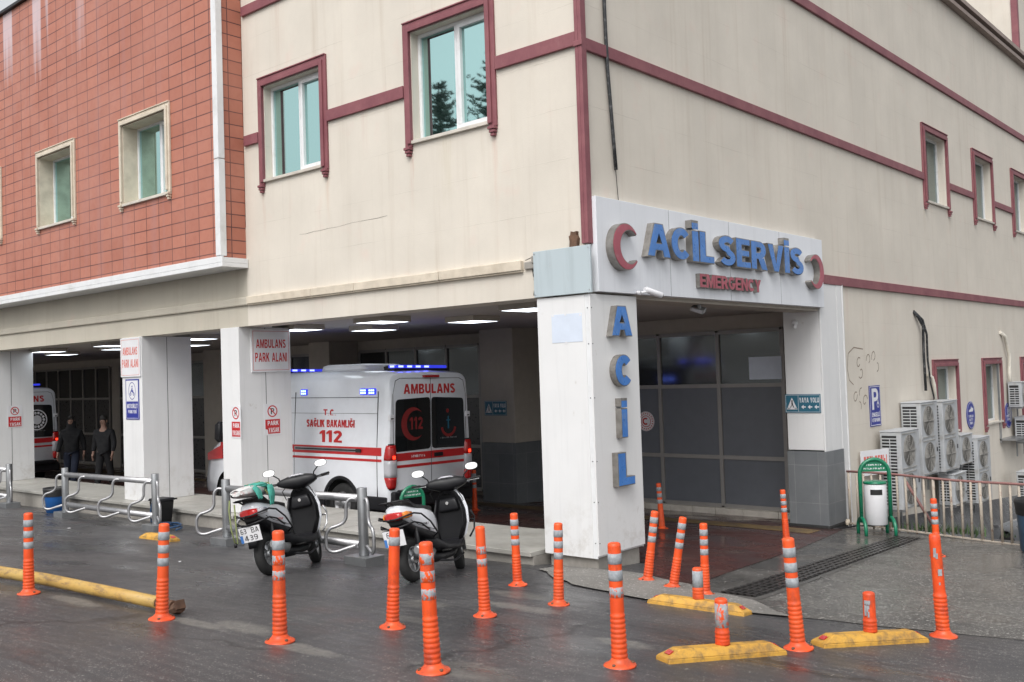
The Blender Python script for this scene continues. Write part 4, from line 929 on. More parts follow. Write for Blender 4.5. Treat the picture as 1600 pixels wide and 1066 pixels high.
# ------------------------------------------------------------------ flat signs
def signroot(name, label, loc, rot, cat='sign', group=None): return thing(name, label, cat, loc, rot, group)
def rect(mb, u0, u1, v0, v1, z0, z1, mi=0): mb.box(u0, u1, v0, v1, z0, z1, mi)
def border(mb, u0, u1, v0, v1, t_, z0, z1): rect(mb, u0, u1, v0, v0+t_, z0, z1); rect(mb, u0, u1, v1-t_, v1, z0, z1); rect(mb, u0, u0+t_, v0+t_, v1-t_, z0, z1); rect(mb, u1-t_, u1, v0+t_, v1-t_, z0, z1)
def park_board(loc, rot, w_, h_, lab, faded=False):
    t = signroot('parking_sign', lab, loc, rot, 'sign', 'ambulance parking boards on the pillars'); red = M['redfaded'] if faded else M['redletter']
    b = MB(); rect(b, 0, w_, 0, h_, 0, .02); b.build('sign_plate', M['signwhite'], t, bevel=.003)
    b = MB(); border(b, .03, w_-.03, .03, h_-.03, .006, .02, .0212); b.build('border', red, t)
    b = MB(); put_text(b, 'AMBULANS', w_*.12, w_*.88, h_*.56, h_*.76, .02, .0012, .03); put_text(b, 'PARK ALANI', w_*.09, w_*.91, h_*.24, h_*.45, .02, .0012, .03); b.build('lettering', red, t)
park_board((-6.798, .20, 2.35), FACE_R, .745, .69, 'white board with crisp red writing on the side of the pillar beside the ambulance')
park_board((-10.51, -.018, 2.36), FACE_L, .69, .70, 'white board with faded red writing on top of the pillar left of the blue sign', True)
def no_park(loc, rot, w_, h_, lab, torn=False):
    t = signroot('no_parking_sign', lab, loc, rot, 'sign', 'small no parking plates on the pillars')
    b = MB(); rect(b, 0, w_, 0, h_, 0, .004); b.build('sign_plate', M['signwhite'], t)
    b = MB()
    if torn: b.prism([(w_*.22, .02), (w_-.02, .02), (w_-.02, h_*.5), (.02, h_*.5), (.02, h_*.2), (w_*.2, h_*.17)], .004, .005)
    else: rect(b, .02, w_-.02, .02, h_*.5, .004, .005)
    cx, cy, r_ = w_*.5, h_*.76, h_*.19; b.ring((cx, cy), r_*.8, r_, .004, .005)
    T = Matrix.Translation((cx, cy, 0)) @ Matrix.Rotation(R_(-45), 4, 'Z'); b.box(-r_*.82, r_*.82, -r_*.09, r_*.09, .0052, .0058, 0, T); b.build('red_field', M['red'], t)
    b = MB(); put_text(b, 'P', cx-r_*.33, cx+r_*.37, cy-r_*.5, cy+r_*.5, .004, .0008, .04); b.build('symbol', M['ink'], t)
    b = MB(); put_text(b, 'PARK', w_*.2, w_*.85, h_*.31, h_*.45, .005, .001, .03); put_text(b, 'YASAK', w_*(.25 if torn else .14), w_*.88, h_*.08, h_*.23, .005, .001, .03); b.build('lettering', M['signwhite'], t)
no_park((-6.798, .42, 1.34), FACE_R, .32, .50, 'torn no parking plate on the side face of the pillar beside the ambulance', True)
no_park((-7.05, -.017, 1.33), FACE_L, .27, .51, 'narrow no parking plate on the street face of the pillar beside the ambulance')
no_park((-16.498, .38, 1.35), FACE_R, .32, .49, 'no parking plate on the pillar at the left edge of the photo')
t = signroot('motorcycle_parking_sign', 'blue and white motorcycle parking sign below the faded board on a pillar', (-10.37, -.0165, 1.60), FACE_L)
b = MB(); rect(b, 0, .47, 0, .72, 0, .01); b.build('sign_plate', M['signblue'], t, bevel=.003)
b = MB(); rect(b, .025, .445, .33, .695, .01, .0108); border(b, .02, .45, .02, .325, .006, .01, .0108); put_text(b, 'MOTOSİKLET', .05, .42, .20, .28, .01, .001, .03); put_text(b, 'PARK YERİ', .09, .38, .11, .17, .01, .001, .02); b.build('lettering', M['signwhite'], t)
b = MB(); b.ring((.235, .51), .115, .125, .0109, .0116, sy=1.25)
for cx in (.18, .29): b.ring((cx, .455), .016, .03, .0109, .0116, 16)
b.prism([(.18, .46), (.21, .50), (.25, .48), (.29, .455), (.28, .51), (.25, .53), (.255, .565), (.23, .57), (.21, .53), (.18, .50)], .0109, .0116); b.ring((.237, .59), 0, .017, .0109, .0116, 12); b.build('symbol', M['signblue'], t)
def yaya(loc, rot, lab):
    t = signroot('pedestrian_way_sign', lab, loc, rot, 'sign', 'petrol blue pedestrian way signs'); w_, h_ = .60, .30
    b = MB(); rect(b, 0, w_, 0, h_, 0, .012); b.build('sign_plate', M['signteal'], t, bevel=.003)
    b = MB(); border(b, .012, w_-.012, .012, h_-.012, .005, .012, .0128); rect(b, .225, .23, .02, h_-.02, .012, .0128); put_text(b, 'YAYA YOLU', .245, .575, .165, .245, .012, .001, .012)
    for u in (.275, .385, .495):
        b.prism([(u, .095), (u+.04, .13), (u+.04, .105), (u+.075, .105), (u+.075, .085), (u+.04, .085), (u+.04, .06)], .012, .013)
    b.prism([(.03, .055), (.21, .055), (.12, .245)], .012, .013); b.build('lettering', M['signwhite'], t)
    b = MB(); b.ring((.122, .19), 0, .014, .0131, .0138, 12); b.prism([(.10, .085), (.12, .13), (.14, .085), (.155, .085), (.135, .14), (.135, .172), (.11, .172), (.112, .13), (.085, .085)], .0131, .0138)
    for u in (.05, .075, .165, .185): b.prism([(u, .06), (u+.012, .06), (u+.012-.004, .085), (u+.002, .085)], .0131, .0138)
    b.build('symbol', M['ink'], t)
yaya((-.62, 6.118, 1.415), FACE_L, 'petrol blue pedestrian way sign on the pillar with grey stone foot')
yaya((-7.22, 6.098, 1.35), FACE_L, 'dim pedestrian way sign on the shaded inner pier behind the ambulance')
t = signroot('disabled_parking_sign', 'tall blue disabled parking sign with a white letter on the cream wall', (.004, 8.07, 1.07), FACE_R)
b = MB(); rect(b, 0, .50, 0, .71, 0, .012); b.build('sign_plate', M['signblue'], t, bevel=.003)
b = MB(); border(b, .015, .485, .015, .695, .01, .012, .013); put_text(b, 'P', .10, .40, .29, .66, .012, .001, .04); put_text(b, 'ENGELLİ', .08, .44, .165, .24, .012, .001, .03); put_text(b, 'OTOPARK', .08, .44, .075, .14, .012, .001, .03); b.build('lettering', M['signwhite'], t)
b = MB(); b.ring((.37, .37), .04, .052, .0131, .0142, 20); b.prism([(.352, .38), (.39, .38), (.385, .46), (.36, .46)], .0131, .0142); b.ring((.372, .487), 0, .017, .0131, .0142, 12); b.build('symbol', M['signwhite'], t)
def oval(loc, lab, seed, kind):
    t = signroot('oval_sign', lab, loc, FACE_R, 'sign', 'oval blue signs on the cream wall')
    b = MB(); b.lathe([(.3, 0), (.3, .012), (.292, .014)], 40, M=Matrix.Translation((.3, .3, 0))); b.build('sign_plate', M['signblue'], t)
    b = MB(); b.ring((.3, .3), .272, .28, .014, .0148, 40)
    if kind: b.ring((.3, .40), .085, .11, .014, .0148, 24); put_text(b, 'P', .26, .35, .34, .46, .014, .001, .03)
    else: b.prism([(.15, .38), (.43, .38), (.47, .42), (.45, .46), (.36, .46), (.33, .50), (.28, .44), (.17, .42)], .014, .015)
    for i in range(2 if kind else 3): scrawl(b, .12+.03*i, .48-.03*i, .255-.075*i, .31-.075*i, .014, 9-i, seed+i)
    b.build('lettering', M['signwhite'], t)
oval((.004, 13.55, .66), 'oval blue sign with a white vehicle symbol left of the second low window', 5, 0)
oval((.004, 16.55, .50), 'oval blue sign with a white ring near the right edge of the photo', 9, 1)
t = signroot('small_notice', 'white notice with washed-out red writing behind the green litter bin', (.05, 7.45, .28), (R_(90), 0, R_(76)))
b = MB(); rect(b, 0, .86, 0, .42, 0, .01); b.build('sign_plate', M['signwhite'], t); b = MB(); scrawl(b, .08, .78, .17, .32, .01, 9, 33); b.build('lettering', M['redfaded'], t)
t = signroot('logo_sticker', 'round white emblem sticker on the grey glazing behind the corner pillar', (-4.02, 7.203, 1.19), FACE_L)
b = MB(); b.lathe([(.19, 0), (.19, .002)], 40); b.build('disc', M['signwhite'], t)
b = MB(); b.ring((0, 0), .10, .112, .002, .003, 32)
for k in range(20): a = k*math.pi/10; b.ring((.148*math.cos(a), .148*math.sin(a)), 0, .014, .002, .003, 8)
b.ring((0, 0), .175, .18, .002, .003, 32); b.ring((-.01, 0), .04, .07, .002, .003, 20, a0=R_(50), a1=R_(310)); b.build('emblem', M['red'], t)
# ------------------------------------------------------------------ ceiling lamps
LP = [(-4.75, 1.16), (-6.70, 2.69), (-4.18, 2.56), (-1.88, 1.25), (-6.95, 1.25), (-16.3, 1.22), (-18.2, 2.4), (-13.1, 1.14), (-14.9, 2.2), (-10.2, 1.31), (-12.9, 2.83)]
LL = ['over the rear doors of the ambulance', 'over the side of the ambulance', 'before the inner pier', 'next to the corner pillar', 'partly behind the pillar with the crisp red board', 'farthest left by the edge pillar', 'deep in the left bay', 'left of the motorcycle sign pillar', 'second row left of the motorcycle sign pillar', 'between the two close pillars', 'second row between the two close pillars']
lp = None
for (x, y), q in zip(LP, LL):
    if lp is None:
        lp = thing('ceiling_lamp', None, 'ceiling lamp', (0, 0, 0), 0, 'square lamps on the porch ceiling')
        b = MB(); b.box(-.31, .31, -.31, .31, -.085, 0); b.build('housing', M['intwall'], lp, bevel=.004); b = MB(); b.box(-.28, .28, -.28, .28, -.0875, -.0852); b.build('diffuser', M['lamp'], lp); o = lp
    else: o = copy_tree(lp)
    o.location = (x, y, 3.124); tag(o, 'square lit lamp '+q, 'ceiling lamp')
# ------------------------------------------------------------------ drain grate
gt = thing('drain_grate', 'long dark iron drain grate crossing the wet concrete outside the porch', 'drain', gpt(1.62, 2.7))
b = MB(); N_ = 40; xa, ya, xb, yb = 1.93, -.42, 1.35, 5.85
for i in range(N_):
    t0, t1 = i/N_, (i+.96)/N_
    for j in range(5):
        o0 = -.17+j*.072
        P = [(xa+(xb-xa)*t0+o0, ya+(yb-ya)*t0), (xa+(xb-xa)*t0+o0+.03, ya+(yb-ya)*t0), (xa+(xb-xa)*t1+o0+.03, ya+(yb-ya)*t1), (xa+(xb-xa)*t1+o0, ya+(yb-ya)*t1)]
        b.add([(p[0]-gt.location.x, p[1]-gt.location.y, G(*p)-gt.location.z+z) for z in (.013, .024) for p in P], [(3,2,1,0), (4,5,6,7), (0,1,5,4), (1,2,6,5), (2,3,7,6), (3,0,4,7)])
    P = [(xa+(xb-xa)*t0-.19, ya+(yb-ya)*t0), (xa+(xb-xa)*t0+.165, ya+(yb-ya)*t0), (xa+(xb-xa)*(t0+.006)+.165, ya+(yb-ya)*(t0+.006)), (xa+(xb-xa)*(t0+.006)-.19, ya+(yb-ya)*(t0+.006))]
    b.add([(p[0]-gt.location.x, p[1]-gt.location.y, G(*p)-gt.location.z+z) for z in (.013, .0225) for p in P], [(3,2,1,0), (4,5,6,7), (0,1,5,4), (1,2,6,5), (2,3,7,6), (3,0,4,7)])
b.build('grate_bars', pm('wet_iron', (.055, .05, .048), .35, .4, var=.3), gt, fix=False)
b = MB()
for i in range(12):
    t0, t1 = i/12, (i+1)/12; P = [(xa+(xb-xa)*t0-.195, ya+(yb-ya)*t0), (xa+(xb-xa)*t0+.17, ya+(yb-ya)*t0), (xa+(xb-xa)*t1+.17, ya+(yb-ya)*t1), (xa+(xb-xa)*t1-.195, ya+(yb-ya)*t1)]
    b.add([(p[0]-gt.location.x, p[1]-gt.location.y, G(*p)-gt.location.z+.012) for p in P], [(0, 1, 2, 3)])
b.build('drain_channel', M['acdark'], gt, fix=False)
# ------------------------------------------------------------------ ambulances
def boolean_cut(o, cutters):
    for c in cutters:
        m = o.modifiers.new('cut', 'BOOLEAN'); m.operation = 'DIFFERENCE'; m.solver = 'EXACT'; m.object = c
    dg = bpy.context.evaluated_depsgraph_get(); dg.update(); me = bpy.data.meshes.new_from_object(o.evaluated_get(dg))
    o.modifiers.clear(); old = o.data; o.data = me; bpy.data.meshes.remove(old)
    for c in cutters: bpy.data.objects.remove(c)
def ambulance():
    """local x forward, y left, z up; origin on the floor under the middle of the rear"""
    t = thing('ambulance', None, 'ambulance', (0, 0, 0), 0, 'ambulances in the covered bays'); HW = .99; ZT = 2.52
    def section(x, hw, zb, zt, sh=1.0, rr=.22):   # half outline points (y,z) bottom centre to top centre
        H = zt-zb; P = [(0, zb), (hw*.93, zb), (hw*.985, zb+.05*H), (hw, zb+.18*H), (hw, zb+.42*H), (hw*.985, zb+.55*H), (hw*.955, zb+.78*H)]
        for k in range(6):
            a = R_(k*90/5); P.append((hw*.935-rr+rr*math.cos(a), zt-rr*.8+rr*.8*math.sin(a)))
        P.append((0, zt+.02)); full = [(x, -y, z) for y, z in P[::-1]][:-1]+[(x, y, z) for y, z in P]
        return full[:-1]
    S_ = [section(0, HW*.955, .36, ZT-.10, rr=.26), section(.03, HW*.985, .32, ZT-.03), section(.12, HW, .30, ZT), section(1.2, HW*1.005, .30, ZT+.03), section(2.6, HW*1.005, .30, ZT+.03), section(3.55, HW, .30, ZT), section(3.9, HW*.98, .30, ZT-.08),
          section(4.25, HW*.965, .30, 2.13), section(4.62, HW*.96, .30, 1.72), section(4.86, HW*.95, .30, 1.38, rr=.14), section(5.2, HW*.93, .30, 1.22, rr=.14), section(5.42, HW*.87, .30, 1.08, rr=.14), section(5.53, HW*.76, .32, .92, rr=.12), section(5.56, HW*.66, .38, .72, rr=.08)]
    n = len(S_[0]); b = MB(); vs = [p for s in S_ for p in s]; fs = []
    for j in range(len(S_)-1):
        for k in range(n): fs.append((j*n+k, j*n+(k+1) % n, (j+1)*n+(k+1) % n, (j+1)*n+k))
    fs += [tuple(range(n)), tuple(range((len(S_)-1)*n, len(S_)*n))[::-1]]
    b.add(vs, fs, 0, True); body = b.build('body', M['whitepaint'], t)
    cuts = []
    for x in (1.12, 4.50):
        for s in (-1, 1):
            c = MB(); c.cyl((x, s*.62, .36), (x, s*1.2, .36), .415, n=40); cuts.append(c.build('cut', M['black']))
    boolean_cut(body, cuts)
    for p in body.data.polygons: p.use_smooth = True
    es = body.modifiers.new('split', 'EDGE_SPLIT'); es.split_angle = R_(38)
    for x in (1.12, 4.50):
        for s in (-1, 1):
            w_ = thing('wheel', None, None, (x, s*.86, .345)); w_.parent = t
            b = MB(Matrix.Rotation(R_(-90*s), 4, 'X')); b.lathe([(.215, -.11), (.30, -.115), (.335, -.09), (.347, -.05), (.347, .05), (.335, .09), (.30, .115), (.215, .11)], 40, cap=False); b.build('tyre', M['rubber'], w_)
            b = MB(Matrix.Rotation(R_(-90*s), 4, 'X')); b.lathe([(.215, -.1), (.215, .09), (.20, .10), (.19, .075), (.09, .05), (.07, .085), (.0, .09)], 32)
            for k in range(8):
                a = k*math.pi/4; T = Matrix.Rotation(a, 4, 'Z'); b.box(.08, .20, -.022, .022, .06, .095, 0, T)
            b.build('rim', M['steel'], w_)
    for x in (1.12, 4.50):
        for s in (-1, 1):
            b = MB(Matrix.Translation((x, s*.70, .36)) @ Matrix.Rotation(R_(-90*s), 4, 'X')); b.lathe([(.0, 0), (.41, 0), (.41, .27)], 36, cap=False); b.build('wheel_well', M['acdark'], t)
    # dark sill, rear bumper and lower skirt
    b = MB()
    b.box(-.09, .04, -.93, .93, .33, .60); b.box(-.14, .02, -.80, .80, .52, .62); b.build('rear_bumper', M['black'], t, bevel=.03)
    for s in (-1, 1):
        for x0, x1 in ((.04, .69), (1.56, 4.06)): b = MB(); b.box(x0, x1, s*HW-.03, s*HW+.016, .30, .52); b.build('side_skirt', M['black'], t, bevel=.02)
        b = MB(); b.box(1.70, 2.75, s*HW-.0, s*(HW+.06) if s > 0 else s*HW+.0, .33, .40) if s > 0 else b.box(1.70, 2.75, s*(HW+.06), s*HW, .33, .40); b.build('running_board', M['signwhite'], t, bevel=.01)
        b = MB(); b.ring((0, 0), .405, .455, 0, .02, 30, a0=R_(-8), a1=R_(188), M=Matrix.Translation((1.12, s*(HW-.006), .36)) @ Matrix.Rotation(R_(90), 4, 'X') @ Matrix.Scale(-s, 4, (0, 0, 1))); b.build('arch_trim', M['black'], t)
    # side graphics (raised 2-3 mm on the flank)
    def flank(x, z):  # y of the flank
        f = (z-.30)/(ZT-.30); return HW*1.005 if f < .42 else HW*1.005*(1-.015*min(1, (f-.42)/.13)) - (0 if f < .55 else HW*.03*min(1, (f-.55)/.23))
    def side_strip(b, x0, x1, z0, z1, s, mi=0, dz=.003, n=1):
        y0, y1 = flank(x0, z0)+dz, flank(x0, z1)+dz
        b.add([(x0, s*(y0-.012), z0), (x1, s*(y0-.012), z0), (x1, s*(y1-.012), z1), (x0, s*(y1-.012), z1), (x0, s*y0, z0), (x1, s*y0, z0), (x1, s*y1, z1), (x0, s*y1, z1)], [(0,1,2,3), (4,5,6,7), (0,1,5,4), (1,2,6,5), (2,3,7,6), (3,0,4,7)], mi)
    for s in (1, -1):
        b = MB(); side_strip(b, .14, 4.72, 1.17, 1.30, s); side_strip(b, .14, 4.6, 1.075, 1.115, s); b.build('red_stripe', M['red'], t)
        b = MB(); vs = [(4.72, HW*.972, .98), (5.30, HW*.925, .93), (5.34, HW*.905, 1.06), (4.72, HW*.965, 1.24)]; vs = [(x_, s*y_, z_) for x_, y_, z_ in vs]; b.add([(x_, y_*.96, z_) for x_, y_, z_ in vs]+[(x_, y_*1.006, z_) for x_, y_, z_ in vs], [(0,1,2,3), (4,5,6,7), (0,1,5,4), (1,2,6,5), (2,3,7,6), (3,0,4,7)]); b.build('red_stripe', M['red'], t)
        b = MB(); side_strip(b, .62, 2.32, 1.215, 1.27, s, dz=.010); side_strip(b, .66, 2.28, 1.232, 1.252, s, mi=1, dz=.018); side_strip(b, .60, .72, 1.215, 1.27, s, mi=1, dz=.03); b.build('door_rail', [M['galv'], M['acdark']], t)
        b = MB()
        for x in (.24, 2.33, 3.62): side_strip(b, x, x+.008, .52, 1.165, s); side_strip(b, x, x+.008, 1.305, 2.2, s)
        side_strip(b, .26, 3.6, 2.10, 2.108, s); side_strip(b, .26, 3.6, 1.84, 1.845, s); b.build('panel_gap', M['acdark'], t)
        # cab window
        b = MB(); b.add([(3.72, s*.957, 1.40), (4.55, s*.945, 1.40), (4.20, s*.925, 1.92), (3.72, s*.925, 1.95)]+[(3.72, s*.93, 1.40), (4.55, s*.915, 1.40), (4.20, s*.895, 1.92), (3.72, s*.895, 1.95)], [(0,1,2,3), (4,5,6,7), (0,1,5,4), (1,2,6,5), (2,3,7,6), (3,0,4,7)]); b.build('side_window', M['vanglass'], t)
        # side beacons
        for x0 in (.30, .50, 2.02): 
            b = MB(); T = Matrix.Translation((x0+.09, s*(flank(0, 2.2)+.0), 2.20)) @ Matrix.Rotation(R_(90*s), 4, 'X') @ Matrix.Rotation(R_(-8*s) if 0 else 0, 4, 'X')
            b = MB(); b.box(x0, x0+.17, min(s*.88, s*.965), max(s*.88, s*.965), 2.145, 2.25); o = b.build('side_beacon', M['blueglass'], t, bevel=.012)
            b = MB()
            for i in range(3):
                for j in range(2): b.box(x0+.022+i*.046, x0+.055+i*.046, min(s*.965, s*.969), max(s*.965, s*.969), 2.162+j*.042, 2.19+j*.042)
            b.build('beacon_led', M['bluewhite'], o)
    # writing on the left flank
    b = MB(); T = Matrix(((-1, 0, 0, 0), (0, 0, 1, 0), (0, 1, 0, 0), (0, 0, 0, 1)))     # local x -> -x, y -> z, z -> +y
    def ltext(b, txt, xc, wd, z0, z1, lift=.0): y = flank(0, z0)-.004; put_text(b, txt, -xc-wd/2, -xc+wd/2, z0, z1, y+lift, .010, .22, 0, T)
    ltext(b, 'T.C.', 1.42, .32, 1.79, 1.91, -.006); ltext(b, 'SAĞLIK BAKANLIĞI', 1.40, 1.22, 1.61, 1.735); ltext(b, '112', 1.37, .56, 1.36, 1.56, .002); b.build('lettering', M['redletter'], t)
    b = MB(); put_text(b, 'AMBULANS', -3.75, -2.36, 1.19, 1.285, HW*1.005+.003, .003, .22, 0, T); b.build('lettering', M['signwhite'], t)
    # front of the cab
    b = MB(); b.add([(3.98, -.80, 2.34), (3.98, .80, 2.34), (4.80, .84, 1.47), (4.80, -.84, 1.47)]+[(3.90, -.80, 2.30), (3.90, .80, 2.30), (4.72, .84, 1.43), (4.72, -.84, 1.43)], [(0,1,2,3), (4,5,6,7), (0,1,5,4), (1,2,6,5), (2,3,7,6), (3,0,4,7)]); b.build('windscreen', M['vanglass'], t)
    for s in (1, -1):
        b = MB(); b.loft([((4.50, s*1.12, 1.30), (.05, 0, 0), (0, .06, 0), 3), ((4.50, s*1.13, 1.36), (.10, 0, 0), (0, .10, 0), 3), ((4.49, s*1.13, 1.62), (.10, 0, 0), (0, .095, 0), 3), ((4.49, s*1.12, 1.68), (.05, 0, 0), (0, .05, 0), 3)], 20); b.cyl((4.46, s*.93, 1.42), (4.48, s*1.08, 1.42), .035); b.build('door_mirror', M['black'], t)
        b = MB(); b.loft([((5.10, s*.86, .96), (.03, 0, 0), (0, .05*s, .08), 3), ((5.36, s*.80, .93), (.03, 0, 0), (0, .10*s, .10), 3), ((5.52, s*.66, .86), (.02, 0, 0), (0, .08*s, .07), 3)], 16); b.build('headlight', M['lens'], t)
    b = MB(); b.box(5.44, 5.60, -.80, .80, .34, .60); b.build('front_bumper', M['black'], t, bevel=.05)
    b = MB(); b.box(5.545, 5.575, -.5, .5, .66, .86); b.build('grille', M['black'], t, bevel=.01)
    # rear doors: windows, gap, stripes, lamps
    def rear(x, z):  # x of the rear face is nearly flat
        return 0
    T = Matrix(((0, 0, -1, 0), (-1, 0, 0, 0), (0, 1, 0, 0), (0, 0, 0, 1)))     # local x -> -y (rightwards seen from behind), y -> z, z -> -x
    def rrect(pts, r=.08, n=4):
        out = []
        for i, p in enumerate(pts):
            a = (Vector(pts[i-1])-Vector(p)).normalized(); c = (Vector(pts[(i+1) % len(pts)])-Vector(p)).normalized(); p = Vector(p)
            for k in range(n+1):
                u = k/n; q = (p+a*r)*(1-u)**2+p*2*u*(1-u)+(p+c*r)*u*u; out.append(tuple(q))
        return out
    for s in (-1, 1):
        P = [(s*.016, 1.24), (s*.83, 1.22), (s*.80, 2.06), (s*.016, 2.09)] if s > 0 else [(-.83, 1.22), (-.016, 1.24), (-.016, 2.09), (-.80, 2.06)]
        b = MB(T); b.prism(rrect(P, .07), -.01, .008); b.build('rear_window', M['vanglass'], t)
    b = MB(T); b.box(-.004, .004, .62, 2.40, .0, .003); b.ring((0, 1.5), 1, 1.0001, 0, .0001, 3) if 0 else None
    for s in (-1, 1): b.box(s*.86-.004, s*.86+.004, .66, 2.15, 0, .003)
    b.prism([(-.86, 2.15), (-.855, 2.15), (-.80, 2.36), (-.70, 2.40), (.70, 2.40), (.80, 2.36), (.855, 2.15), (.86, 2.15), (.807, 2.366), (.704, 2.408), (-.704, 2.408), (-.807, 2.366)], 0, .003); b.build('door_gap', M['acdark'], t)
    b = MB(T); b.box(-.80, -.008, 1.075, 1.20, 0, .0035); b.box(.008, .80, 1.075, 1.20, 0, .0035); b.box(-.80, -.008, .965, 1.01, 0, .0035); b.box(.008, .80, .965, 1.01, 0, .0035); b.build('red_stripe', M['red'], t)
    b = MB(T); put_text(b, 'AMBULANS', -.62, .60, 2.15, 2.31, .001, .004, .23); b.build('lettering', M['redletter'], t)
    b = MB(T); scrawl(b, -.46, -.14, 1.115, 1.155, .004, 9, 4); b.build('badge', M['signwhite'], t)
    b = MB(T); b.box(.06, .26, 1.10, 1.165, .0035, .03); b.build('door_handle', M['black'], t, bevel=.01); 
    b = MB(T); b.box(-.18, .18, 2.415, 2.455, -.02, .045); b.build('brake_lamp', M['tail'], t, bevel=.01)
    b = MB(T)
    for s in (-1, 1):
        for z in (1.78, .70): b = MB(T); b.box(s*.90-.045, s*.90+.045, z-.045, z+.045, -.03, .025); b.box(s*.90-.03, s*.90+.03, z-.03, z-.01, .0255, .028, 1); b.build('door_hinge', [M['signwhite'], M['acdark']], t, bevel=.008)
    for s in (-1, 1):
        o = thing('tail_lamp', None, None, (0, 0, 0)); o.parent = t
        def lampseg(z0, z1, m, nm, e=0, lit=False):
            b = MB(); secs = []
            for i in range(5):
                z = z0+(z1-z0)*i/4; k = 1-.25*abs((z-1.0)/.38)**3
                secs.append(((.045, s*.895, z), (.095*k+e, 0, 0), (0, .095*k+e, 0), 3.5))
            b.loft(secs, 20); b.build(nm, m, o)
        lampseg(.63, 1.36, M['black'], 'lamp_housing', -.01); lampseg(1.10, 1.34, M['tail'], 'lamp_lens'); lampseg(.83, 1.098, M['lens'], 'lamp_lens'); lampseg(.65, .828, M['tail'], 'lamp_lens')
        b = MB(); b.box(-.058, -.047, min(s*.87, s*.92), max(s*.87, s*.92), 1.12, 1.17); b.build('brake_light', M['taillit'], o)
    # emblem on the left rear window, small health emblem on the right one
    b = MB(T)
    def moon(b, cx, cy, r, z):
        n = 28; out = [(cx+r*math.cos(R_(42+276*k/n)), cy+r*math.sin(R_(42+276*k/n))) for k in range(n+1)]; A = out[0]; cxi = cx+r*.28; ri = math.hypot(A[0]-cxi, A[1]-cy); ai = math.degrees(math.atan2(A[1]-cy, A[0]-cxi))
        inn = [(cxi+ri*math.cos(R_(ai+(360-2*ai)*k/n)), cy+ri*math.sin(R_(ai+(360-2*ai)*k/n))) for k in range(n+1)]
        vs = [(p[0], p[1], z) for p in out]+[(p[0], p[1], z) for p in inn]; b.add(vs, [(k, k+1, n+2+k, n+1+k) for k in range(n)])
    moon(b, -.42, 1.66, .27, .0095); put_text(b, '112', -.50, -.20, 1.57, 1.77, .009, .001, .24); b.build('window_emblem', M['emb_dk'], t)
    b = MB(T); b.ring((.42, 1.60), .14, .19, .009, .010, 24, a0=R_(190), a1=R_(350)); b.ring((.40, 1.85), 0, .035, .009, .010, 12); b.build('window_emblem', M['emb_dk'], t)
    b = MB(T); b.box(.40, .43, 1.55, 1.76, .009, .010); b.box(.37, .46, 1.68, 1.70, .0101, .0106); b.build('window_emblem', M['signteal'], t)
    b = MB(T); scrawl(b, .22, .62, 1.385, 1.41, .009, 12, 8); b.build('window_writing', M['galv'], t)
    # roof equipment
    b = MB(); b.loft([((.62, 0, ZT+.02), (.24, 0, 0), (0, .30, 0), 5), ((.62, 0, ZT+.09), (.25, 0, 0), (0, .31, 0), 5), ((.60, 0, ZT+.11), (.2, 0, 0), (0, .26, 0), 5)], 28); b.build('roof_vent', M['acdark'], t)
    b = MB(); b.loft([((1.65, 0, ZT+.03), (.62, 0, 0), (0, .52, 0), 7), ((1.65, 0, ZT+.12), (.60, 0, 0), (0, .50, 0), 7), ((1.65, 0, ZT+.15), (.54, 0, 0), (0, .42, 0), 7)], 36); b.build('roof_unit', M['signwhite'], t)
    for x in (.28, 3.35):
        b = MB(); b.box(x-.11, x+.11, -.62, .62, ZT+.01, ZT+.055); o = b.build('light_bar', M['black'], t, bevel=.015)
        b = MB(); b.box(x-.10, x+.10, -.60, .60, ZT+.056, ZT+.105); b.build('bar_cover', M['blueglass'], o, bevel=.015)
        b = MB()
        for i in (2, 3, 4, 5): y = -.5+.2*i; b.box(x-.103, x-.1005, y-.055, y+.055, ZT+.065, ZT+.095); b.box(x+.1005, x+.103, y-.055, y+.055, ZT+.065, ZT+.095)
        b.box(x-.05, x+.05, .601, .603, ZT+.065, ZT+.095); b.box(x-.05, x+.05, -.603, -.601, ZT+.065, ZT+.095); b.build('bar_led', M['bluelit'], o)
    return t
am = ambulance()
def squeeze(o):                       # shorter wheelbase and nose
    for ch in [q for q in bpy.data.objects if q.parent == o]:
        if ch.type == 'MESH':
            for q in [ch]+[z for z in bpy.data.objects if z.parent == ch]:
                for v in q.data.vertices:
                    if v.co.x > 2.5: v.co.x = 2.5+(v.co.x-2.5)*.91
        elif ch.location.x > 2.5: ch.location.x = 2.5+(ch.location.x-2.5)*.91
squeeze(am)
tag(am, 'white and red ambulance with lit blue beacons and its rear doors towards the scooters', 'ambulance')
def place_van(o, x, y, z, head, pitch, roll):  # x,y of the rear left corner; head = turn of the nose towards the street from due left
    a = R_(180+head); dx, dy = math.cos(a), math.sin(a); lx, ly = -dy, dx
    o.location = (x-lx*.99, y-ly*.99, z); o.rotation_euler = (Matrix.Rotation(a, 3, 'Z') @ Matrix.Rotation(-R_(pitch), 3, 'Y') @ Matrix.Rotation(-R_(roll), 3, 'X')).to_euler()
place_van(am, -5.24, 1.60, -.235, 1.5, .3, -1.0)
am2 = copy_tree(am); tag(am2, 'ambulance half hidden behind the pillar at the left edge of the photo', 'ambulance')
place_van(am2, -19.6, 1.0, -.285, 3.5, 0, 0)
for ch in [o for o in bpy.data.objects if o.parent == am2 and o.name.split('.')[0] == 'window_emblem'][1:]: bpy.data.objects.remove(ch)
for lb in [o for o in bpy.data.objects if o.parent == am2 and o.name.split('.')[0] == 'light_bar']:
    for ch in [o for o in bpy.data.objects if o.parent == lb and o.name.split('.')[0] == 'bar_led']: bpy.data.objects.remove(ch)
